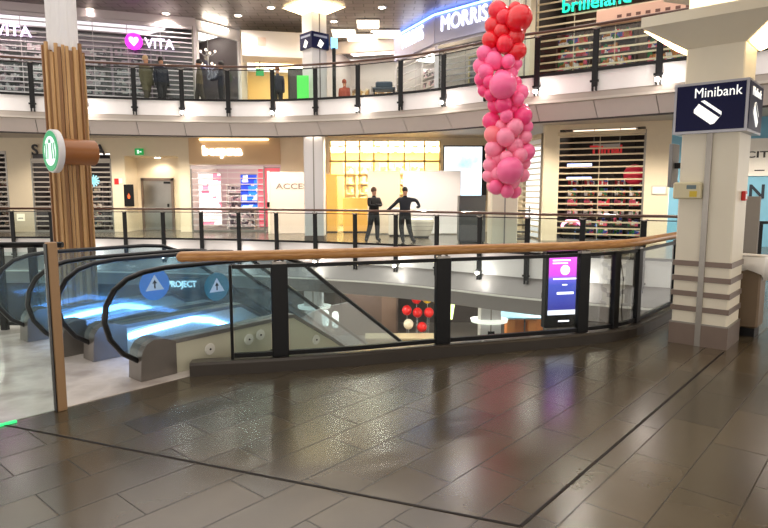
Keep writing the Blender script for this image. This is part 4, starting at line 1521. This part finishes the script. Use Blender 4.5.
# MORRIS
M0, M1, M2_ = onz(396, 36, 8), onz(437, 13, 8), onz(497, -4, 8)
mband = mat('sign_band_white', (178, 180, 214), .35)
morris = mat('morris_glow', (246, 248, 255), emit=1.8)
bluestrip = mat('blue_strip', (110, 150, 255), emit=5)
for P, Q, sub, ww, glz in ((M0, M1, 'left', 1.75, 'front'), (M1, M2_, 'right', 2.0, 'side')):
    MM, am, LM = WF(P, Q, 0)
    lab = {'left': 'on the receding left side', 'right': 'facing the void'}[sub]
    struct('wall_morris.%03d' % (1 if sub == 'left' else 2), MB().box(0, LM, 0, .2, 6.85, Z2, MM).box(0, .12, -.02, .2, Z1, Z2, MM).box(LM - .12, LM, -.02, .2, Z1, Z2, MM), mat('morris_wall', (200, 196, 206), .5))
    t = thing('shop_sign', 'large glowing white MORRIS sign band ' + lab + ' of the corner shop', 'sign', MM @ Vector((LM / 2, -.1, 7.42)), am)
    MB().bbox(-LM / 2, LM / 2, 0, .08, -.48, .45, .01).build('band', mband, t)
    text('lettering', 'MORRIS', .74, morris, t, face(.0, -.02, .1), 0, .015, width=min(ww, LM * .88))
    MB().box(-LM / 2, LM / 2, -.06, .0, .47, .52).build('blue_light_strip', bluestrip, t)
MM, am, LM = WF(M1, M2_, 0)
room(M1, M2_, .1, LM, 3, Z1, 7.9, mat('slate_interior', (70, 72, 84), .6), greyint, stone, mat('dim_panel_glow', (255, 235, 210), emit=2.2))
shutter('dark slatted shutter under the void-facing side of the corner shop upstairs', M1, M2_, .1, LM - .1, Z1, 6.85, mat('shutter_silver', (150, 148, 150), .3, .6), .2, .05)
t = thing('window_frame_display', 'pale yellow framed panel standing behind the dark shutter upstairs', 'display', MM @ Vector((LM * .62, .5, Z1)), am)
MB().box(-.55, -.5, 0, .05, 0, 1.9).box(.0, .05, 0, .05, 0, 1.9).box(.5, .55, 0, .05, 0, 1.9).box(-.55, .55, 0, .05, 1.85, 1.9).build('frame', mat('frame_yellowish', (206, 190, 140), .5), t)
MB().box(-.5, .5, .05, .07, 0.05, 1.85).build('panel', mat('slate_panel', (84, 86, 96), .5), t)
MM, am, LM = WF(M0, M1, 0)
room(M0, M1, .2, LM - .1, 2, Z1, 7, whiteint, whiteint, stone, whiteglow)
shutter('bright white-lit shutter on the receding side of the corner shop', M0, M1, .1, LM - .1, Z1, 6.85, sh_pale, .3, .03)
shelf('grey-white jewellery shelf inside the corner shop', M0, M1, LM / 2, .8, Z1, 1.8, 2.1, goodsA, whiteint)
# Brilleland
N0, N1 = (4.25, 18.5), (9.2, 15.3)
MN, an, LN = WF(N0, N1, 0)
XN = lambda u: xon(N0, N1, u)
struct('wall_upper_right', MB().box(0, .25, -.02, .3, Z1, Z2, MN).box(0, LN, .1, .3, 7.6, Z2, MN), cream)
room(N0, N1, .1, LN, 3.5, Z1, 7.9, mat('brown_interior', (92, 72, 66), .6), darkint, stone, mat('dim_panel_glow', (255, 235, 210)))
shutter('wide slatted shutter of the upstairs opticians under the teal lettering', N0, N1, .25, LN, Z1, 7.6, sh_beige, .21, .05)
t = thing('shop_sign', 'glowing teal brilleland lettering above the upstairs shutter at the top edge', 'sign', MN @ Vector((XN(588), -.12, 6.85)), an)
text('lettering', 'brilleland', .5, mat('teal_glow', (10, 200, 160), emit=.75), t, face(0, 0, 0), .008, .02, width=1.85)
MB().box(-.9, .9, .03, .1, -.04, .02).build('mount_bar', black, t)
t = thing('transom_board', 'warm lit beige board with small dark marks under the teal lettering', 'board', MN @ Vector((XN(643), -.16, 6.2)), an)
MB().bbox(-1.45, 1.5, 0, .08, 0, .4, .01).build('board', mat('transom_pinkish', (206, 166, 146), .5), t)
mb = MB()
for k in range(9):
    MB().box(-.9 + k * .24, -.78 + k * .24, -.006, 0, .12, .2).build('mark', mat('mark_brown', (96, 62, 54), .6), t)
MB().box(1.5, 1.62, -.02, .08, -.02, .6).build('pink_end', mat('pink_end', (236, 90, 130), .5, emit=.5), t)
for i in range(4):
    shelf(('first', 'second', 'third', 'fourth')[i] + ' dark shelf from the left inside the upstairs opticians', N0, N1, 1.0 + i * 1.3, 1.3, Z1, 1.0, 2.0, goodsC, mat('brown_interior', (92, 72, 66)), 'shelves in the upstairs opticians', 5)

# ------------------------------------------------------------------ lower level seen through the railing glass
struct('wall_lower', MB().box(-20, 14, 27.5, 27.6, -4.4, -1.7), mat('lower_wall_dark', (70, 60, 56), .6, var=.15, vscale=.6))
t = thing('shop_sign', 'small white PROJECT lettering on the lower shopfront, seen through the escalator glass', 'sign', (-6.95, 20.4, -1.52))
text('lettering', 'PROJECT', .3, mat('project_white', (250, 250, 250), emit=1.2), t, face(0, 0, 0), .008, .02, width=1.0)
MB().bbox(-.7, .6, .03, .08, -.2, .22, .01).build('board', mat('project_board', (60, 86, 96), .5), t)
MB().box(-.5, -.46, .04, .06, .2, .34).box(.4, .44, .04, .06, .2, .34).box(-.5, .44, .04, .06, .19, .22).build('hanger', steel, t)
t = thing('brown_kiosk', 'dark brown boxy kiosk wall under the balcony, seen left of the red and yellow balloons', 'kiosk', (-.5, 24.9, -4.4))
MB().bbox(-1.6, 1.1, 0, 1.6, 0, 2.65, .02).build('body', mat('kiosk_brown', (88, 70, 62), .5, var=.15), t)
MB().box(.4, 1.0, -.02, .0, .1, 2.3).build('door', mat('kiosk_door', (110, 88, 76), .4), t)
MB().ball((-.6, -.2, 2.25), .14, 10, 1.3).build('lamp', mat('kiosk_lamp', (230, 205, 180), emit=1.2), t, False, True)
t = thing('wooden_counter', 'long low pale wooden platform on the lower floor below the red and yellow balloons', 'counter', (1.2, 23.2, -4.4))
MB().bbox(-1.9, 1.3, -.3, .5, .0, .32, .02).build('body', mat('counter_wood', (196, 168, 126), .5, var=.08), t)
MB().bbox(-1.95, 1.35, -.35, .55, .32, .38, .01).build('top', mat('counter_top', (226, 206, 168), .4), t)
fest = [('red', (226, 24, 24)), ('yellow', (238, 196, 40)), ('red', (232, 40, 30)), ('cream', (240, 225, 200)), ('red', (214, 30, 40)), ('yellow', (240, 205, 60)), ('red', (236, 60, 40)), ('cream', (235, 210, 190)), ('red', (220, 20, 30))]
pos = [(.85, 1.72), (1.73, 2.12), (1.29, 1.62), (.9, 1.24), (1.76, 1.62), (2.2, 2.0), (1.45, 1.12), (2.2, 1.5), (1.27, 2.1)]
for i, ((c, rgb), (x, z)) in enumerate(zip(fest, pos)):
    t = thing('festive_balloon', {'red': 'round red balloon', 'yellow': 'round yellow balloon', 'cream': 'cream balloon'}[c] + ' over the lower wooden platform, ' + ('at the left edge', 'topmost at the right', 'in the middle', 'lowest at the left', 'just right of the middle', 'near the top right', 'lowest right of the middle', 'at the right edge', 'upper left of the middle')[i],
              'balloon', (x * 1.0 + .1, 24.0 + .5 * (1.3 < z) + .5 * (1.8 < z), z - 4.95), 0, c + ' balloons over the lower wooden counter')
    MB().ball((0, 0, 0), .205, 12, 1.05).build('envelope', mat('festive_' + c, rgb, .35, coat=.3), t, False, True)
    MB().tube([(0, 0, -.2), (.01, 0, -.23), (0, 0, min(-.26, .56 - z))], .006, 4).build('string', st_white, t)
for i, (x, y) in enumerate(((4.75, 22.2), (5.15, 22.6), (5.55, 22.2), (5.9, 22.7))):
    t = thing('orange_cabinet', ('first', 'second', 'third', 'fourth')[i] + ' orange wooden cabinet from the left under the blue awning downstairs', 'cabinet', (x, y, -4.4), 0, 'orange cabinets downstairs')
    MB().bbox(-.17, .17, -.2, .2, .05, 1.3, .01).build('body', mat('orange_cab', (200, 120, 60), .5, var=.1), t)
    MB().bbox(-.15, .15, -.215, -.2, .1, 1.25, .005).build('door', mat('orange_cab_door', (214, 138, 76), .45), t)
    MB().box(-.15, .15, -.18, .18, 0, .05).build('plinth', black, t)
t = thing('blue_awning', 'pale glowing blue flat awning over the orange cabinets downstairs', 'awning', (5.3, 22.3, -4.4))
MB().add([(-1.1, -.9, 1.45), (1.1, -.9, 1.45), (1.1, .9, 1.8), (-1.1, .9, 1.8), (-1.1, -.9, 1.5), (1.1, -.9, 1.5), (1.1, .9, 1.85), (-1.1, .9, 1.85)],
         [(3, 2, 1, 0), (4, 5, 6, 7), (0, 1, 5, 4), (1, 2, 6, 5), (2, 3, 7, 6), (3, 0, 4, 7)]).build('canopy', mat('awning_blue', (150, 196, 220), .5), t)
for sx in (-1.05, 1.05):
    for sy in (-.8, .8):
        MB().box(sx - .03, sx + .03, sy - .03, sy + .03, 0, 1.46 if sy < 0 else 1.75).build('post', steel, t)
t = thing('standing_lamp', 'yellow-green glowing cup lamp on a post on the lower floor, beside the thick black post', 'lamp', (2.3, 21.0, -4.4))
MB().lathe([(.14, 1.55), (.24, 2.25), (.2, 2.3), (.02, 2.32)], 20).build('shade', mat('cup_glow', (225, 240, 150), emit=1.8), t, False, True)
MB().tube([(0, 0, .04), (0, 0, 1.56)], .035, 8).build('post', steel, t)
MB().lathe([(.2, 0), (.2, .04)], 18).build('base', black, t)
for i, (x, z) in enumerate(((-2.1, 1.25), (-1.75, 1.2))):
    t = thing('table_lantern', ('left' if i == 0 else 'right') + ' of two white glowing lantern lights beside the pale lower column', 'lantern', (x, 21.2, -4.4))
    MB().lathe([(.09, z), (.12, z + .1), (.12, z + .5), (.08, z + .56)], 14).build('shade', mat('lantern_glow', (255, 246, 232), emit=2.5), t, False, True)
    MB().tube([(0, 0, .04), (0, 0, z)], .025, 6).build('stem', steel, t)
    MB().lathe([(.16, 0), (.16, .04)], 14).build('base', black, t)


# ------------------------------------------------------------------ people
def person_mat(name, jacket, trousers, skin=(188, 140, 112), shoes=(20, 18, 18), hem=.92, hair=(30, 22, 18)):
    m = bpy.data.materials.new(name)
    m.use_nodes = True
    nt = m.node_tree
    b = nt.nodes['Principled BSDF']
    b.inputs['Roughness'].default_value = .75
    tc = nt.nodes.new('ShaderNodeTexCoord')
    sp = nt.nodes.new('ShaderNodeSeparateXYZ')
    nt.links.new(tc.outputs['Object'], sp.inputs[0])
    mr = nt.nodes.new('ShaderNodeMath')
    mr.operation = 'DIVIDE'
    mr.inputs[1].default_value = 2.0
    nt.links.new(sp.outputs['Z'], mr.inputs[0])
    cr = nt.nodes.new('ShaderNodeValToRGB')
    cr.color_ramp.interpolation = 'CONSTANT'
    el = cr.color_ramp.elements
    for i, (p, c) in enumerate(((0, shoes), (.045, trousers), (hem / 2, jacket), (.755, skin))):
        e = el[i] if i < 2 else el.new(p)
        e.position = p
        e.color = (*lin(c), 1)
    nt.links.new(mr.outputs[0], cr.inputs[0])
    nt.links.new(cr.outputs[0], b.inputs['Base Color'])
    return m


def person(label, loc, rot, m, hairc, arms, legs, coat=0, group=None, headturn=0, scale=1.0):
    """arms / legs: two lists of joint points each (shoulder omitted / hip omitted)"""
    t = thing('person', label, 'person', loc, rot, group)
    t.scale = (scale,) * 3
    V, E, Rr = [], [], []

    def j(p, r, link=None):
        V.append(p)
        Rr.append(r)
        if link is not None:
            E.append((link, len(V) - 1))
        return len(V) - 1
    hip = j((0, 0, .95), (.18, .13))
    ab_ = j((0, .0, 1.12), (.17 + coat, .125 + coat), hip)
    ch = j((0, 0, 1.32), (.2 + coat, .14 + coat), ab_)
    ns = j((0, 0, 1.45), (.075, .07), ch)
    nk = j((0, -.01, 1.51), (.055, .055), ns)
    h1 = j((0, -.02, 1.6), (.08, .095), nk)
    j((0, -.015, 1.7), (.075, .09), h1)
    for s_, arm in zip((-1, 1), arms):
        k = j((s_ * .19, 0, 1.39), (.08, .08), ch)
        for i, p in enumerate(arm):
            k = j(p, ((.062, .052, .04)[min(i, 2)],) * 2, k)
    for s_, leg in zip((-1, 1), legs):
        k = j((s_ * .09, 0, .86), (.125, .125), hip)
        for i, p in enumerate(leg):
            k = j(p, ((.09, .065, .055)[min(i, 2)],) * 2, k)
    me = bpy.data.meshes.new('body')
    me.from_pydata(V, E, [])
    me.materials.append(m)
    o = bpy.data.objects.new('body', me)
    COL.objects.link(o)
    o.parent = t
    sk = o.modifiers.new('skin', 'SKIN')
    sk.use_smooth_shade = True
    for d, r in zip(me.skin_vertices[0].data, Rr):
        d.radius = r
    me.skin_vertices[0].data[0].use_root = True
    o.modifiers.new('sub', 'SUBSURF').levels = 1
    o.modifiers['sub'].render_levels = 2
    # hair cap
    hm = MB()
    hm.lathe([(.02, .118), (.06, .105), (.092, .06), (.1, .0), (.094, -.05)], 16, Matrix.Translation((0, .012, 1.69)) @ Matrix.Diagonal((.92, 1.08, 1, 1)))
    hm.build('hair', hairc, t, False, True)
    # nose and ears
    MB().add([(-.014, -.1, 1.61), (.014, -.1, 1.61), (0, -.135, 1.605), (0, -.1, 1.66)], [(0, 1, 2), (0, 2, 3), (1, 3, 2), (0, 3, 1)]).build('nose', skinm, t)
    return t


skinm = mat('skin', (190, 140, 112), .6)
hair_d = mat('hair_dark', (24, 18, 16), .6)
hair_l = mat('hair_fair', (190, 160, 120), .6)
hair_b = mat('hair_brown', (90, 58, 40), .6)
blackcl = person_mat('clothes_black', (16, 16, 20), (24, 24, 28))
bluecl = person_mat('clothes_navy', (24, 28, 40), (18, 18, 22))
olive = person_mat('clothes_olive', (96, 90, 66), (70, 64, 50), hem=.6)
olive2 = person_mat('clothes_khaki', (92, 82, 62), (60, 54, 48))
darkn = person_mat('clothes_dark_navy', (22, 26, 44), (24, 24, 30))
folded = [[(-.24, -.06, 1.2), (-.05, -.2, 1.17), (.1, -.2, 1.2)], [(.24, -.06, 1.2), (.08, -.22, 1.2), (-.1, -.2, 1.22)]]
stand = [[(-.1, .0, .5), (-.11, .03, .07), (-.12, -.12, .04)], [(.1, .0, .5), (.11, .02, .07), (.13, -.12, .04)]]
astride = [[(-.16, .0, .5), (-.27, .06, .07), (-.34, -.05, .04)], [(.12, -.02, .5), (.15, .03, .07), (.2, -.1, .04)]]
person('person in black with folded arms and legs apart, standing by the far railing', (-.33, 19.9, 0), R(35), blackcl, hair_b, folded, astride)
person('person in dark clothes leaning with elbows held out, beside the round tub chair', (.68, 19.55, 0), R(5), bluecl, hair_d,
       [[(-.36, -.02, 1.22), (-.55, -.05, 1.06), (-.6, -.06, 1.02)], [(.38, .0, 1.36), (.48, -.02, 1.16), (.36, -.1, 1.14)]],
       [[(-.12, .0, .5), (-.06, .04, .07), (-.05, -.1, .04)], [(.14, .02, .5), (.26, .06, .07), (.34, -.04, .04)]])
down = [[(-.21, .02, 1.14), (-.22, -.04, .88), (-.22, -.06, .8)], [(.21, .02, 1.14), (.22, -.04, .88), (.22, -.06, .8)]]
walk = [[(-.09, -.1, .5), (-.1, -.06, .08), (-.1, -.2, .04)], [(.09, .08, .5), (.1, .3, .12), (.1, .2, .05)]]
carry = [[(-.3, -.02, 1.16), (-.36, -.16, .98), (-.38, -.22, .95)], [(.28, .04, 1.16), (.4, .1, .96), (.45, .12, .92)]]
zu = 4.5
person('person with fair hair in a long olive coat on the upper gallery', (-8.2, 21.3, zu), R(60), olive, hair_l, down, walk, .03)
person('person in black half hidden behind the olive coat on the upper gallery', (-7.75, 21.5, zu), R(40), darkn, hair_d, down, walk)
person('person in khaki with arms swinging, walking right of the VITA sign upstairs', (-6.55, 21.9, zu), R(-70), olive2, hair_d, down, walk)
person('person in dark navy facing left, beside a railing post upstairs', (-5.85, 22.2, zu), R(-85), darkn, hair_d, [down[0], [(.2, -.1, 1.14), (.18, -.3, 1.1), (.16, -.36, 1.1)]], stand)
person('small dark figure under the green exit sign on the upper gallery', (-3.95, 22.9, zu), R(10), darkn, hair_b, down, stand, 0, None, 0, .98)
person('distant shopper with reddish hair between the goods of the bright upstairs store', (-1.65, 25.7, zu), R(160), person_mat('clothes_rust', (150, 72, 60), (60, 50, 50)), mat('hair_red', (140, 60, 40), .6), down, stand)

# ------------------------------------------------------------------ ceiling downlights and their light
spots_up = [(onz(19, 4, 8)), onz(90, 9, 8), onz(166, 13, 8), onz(238, 15, 8), onz(271, 7, 8), onz(382, 7, 8), onz(374, 31, 8), onz(334, 21, 8), (5.6, 16.6), (7.6, 14.6), (-12.5, 19.5), (2.6, 19.2)]
dl = None


def downlight(x, y, z, grp, lab, p, col=(1, .9, .8), spot=150):
    global dl
    if dl is None:
        dl = thing('downlight', lab, 'downlight', (x, y, z), 0, grp)
        MB().lathe([(.11, -.02), (.16, -.02), (.165, .0), (.11, .0)], 20).build('ring', offwhite, dl, False, True)
        MB().lathe([(.105, -.03), (.11, -.021)], 18).build('lens', lampglow, dl)
    else:
        o = copy_tree(dl)
        o.location = (x, y, z)
        tag(o, lab, 'downlight', grp)
    light('SPOT', 'downlight_light', (x, y, z - .06), p, col, .1, (0, 0, 0), spot, blend=.5)


spots_up.sort(key=lambda q: q[0])
for i, (x, y) in enumerate(spots_up):
    downlight(x, y, 7.998, 'downlights in the upper gallery ceiling', 'round bright downlight in the dark metal ceiling upstairs, %s from the left' % ORD[i], 120)
for i, (x, y) in enumerate(((-13, 22.6), (-10, 22.6), (-8.6, 22.4), (-6, 22.2), (-4.2, 22), (-1.5, 21.6), (.8, 21.2), (2.2, 20.4), (4.4, 18.6), (6.2, 17.2), (8.2, 16.2), (10.5, 15.2))):
    downlight(x, y, 3.838, 'downlights under the upper gallery', 'round warm downlight in the soffit above the far walkway, %s from the left' % ORD[i], 330, (1, .88, .72))
downlight(dlr.x, dlr.y, dlr.z, 'added recess light', 'small round downlight added to brighten the recess with the steel door', 45, (1, .88, .7))  # lamp added to brighten the recess walls
for x, y in ((-4, .2), (-1, .2), (2.6, .6), (-3, -2.2), (1, -2.2), (5.2, 1.5), (5.6, 4.4), (8.5, 4.4), (8.2, 7.2), (9.5, 1.5)):  # out-of-view downlights added to light the foreground floor
    downlight(x, y, 3.838, 'unseen downlights added above the foreground floor', 'unseen warm downlight added in the ceiling to light the dark tiled floor', 85, (1, .86, .68), 130)
for x, y in ((-9, 24), (-5, 24), (-1, 23), (3, 22), (6, 22), (9, 21)):  # bare fill lights added to brighten the lower level, without fixtures
    light('POINT', 'lower_fill_light', (x, y, -1.9), 110, (1, .92, .85), .15)
light('AREA', 'pillar_head_light', (3.4, 6.3, 3.42), 14, (1, .82, .55), 1.2, (R(180), 0, 0), sy=1.2)
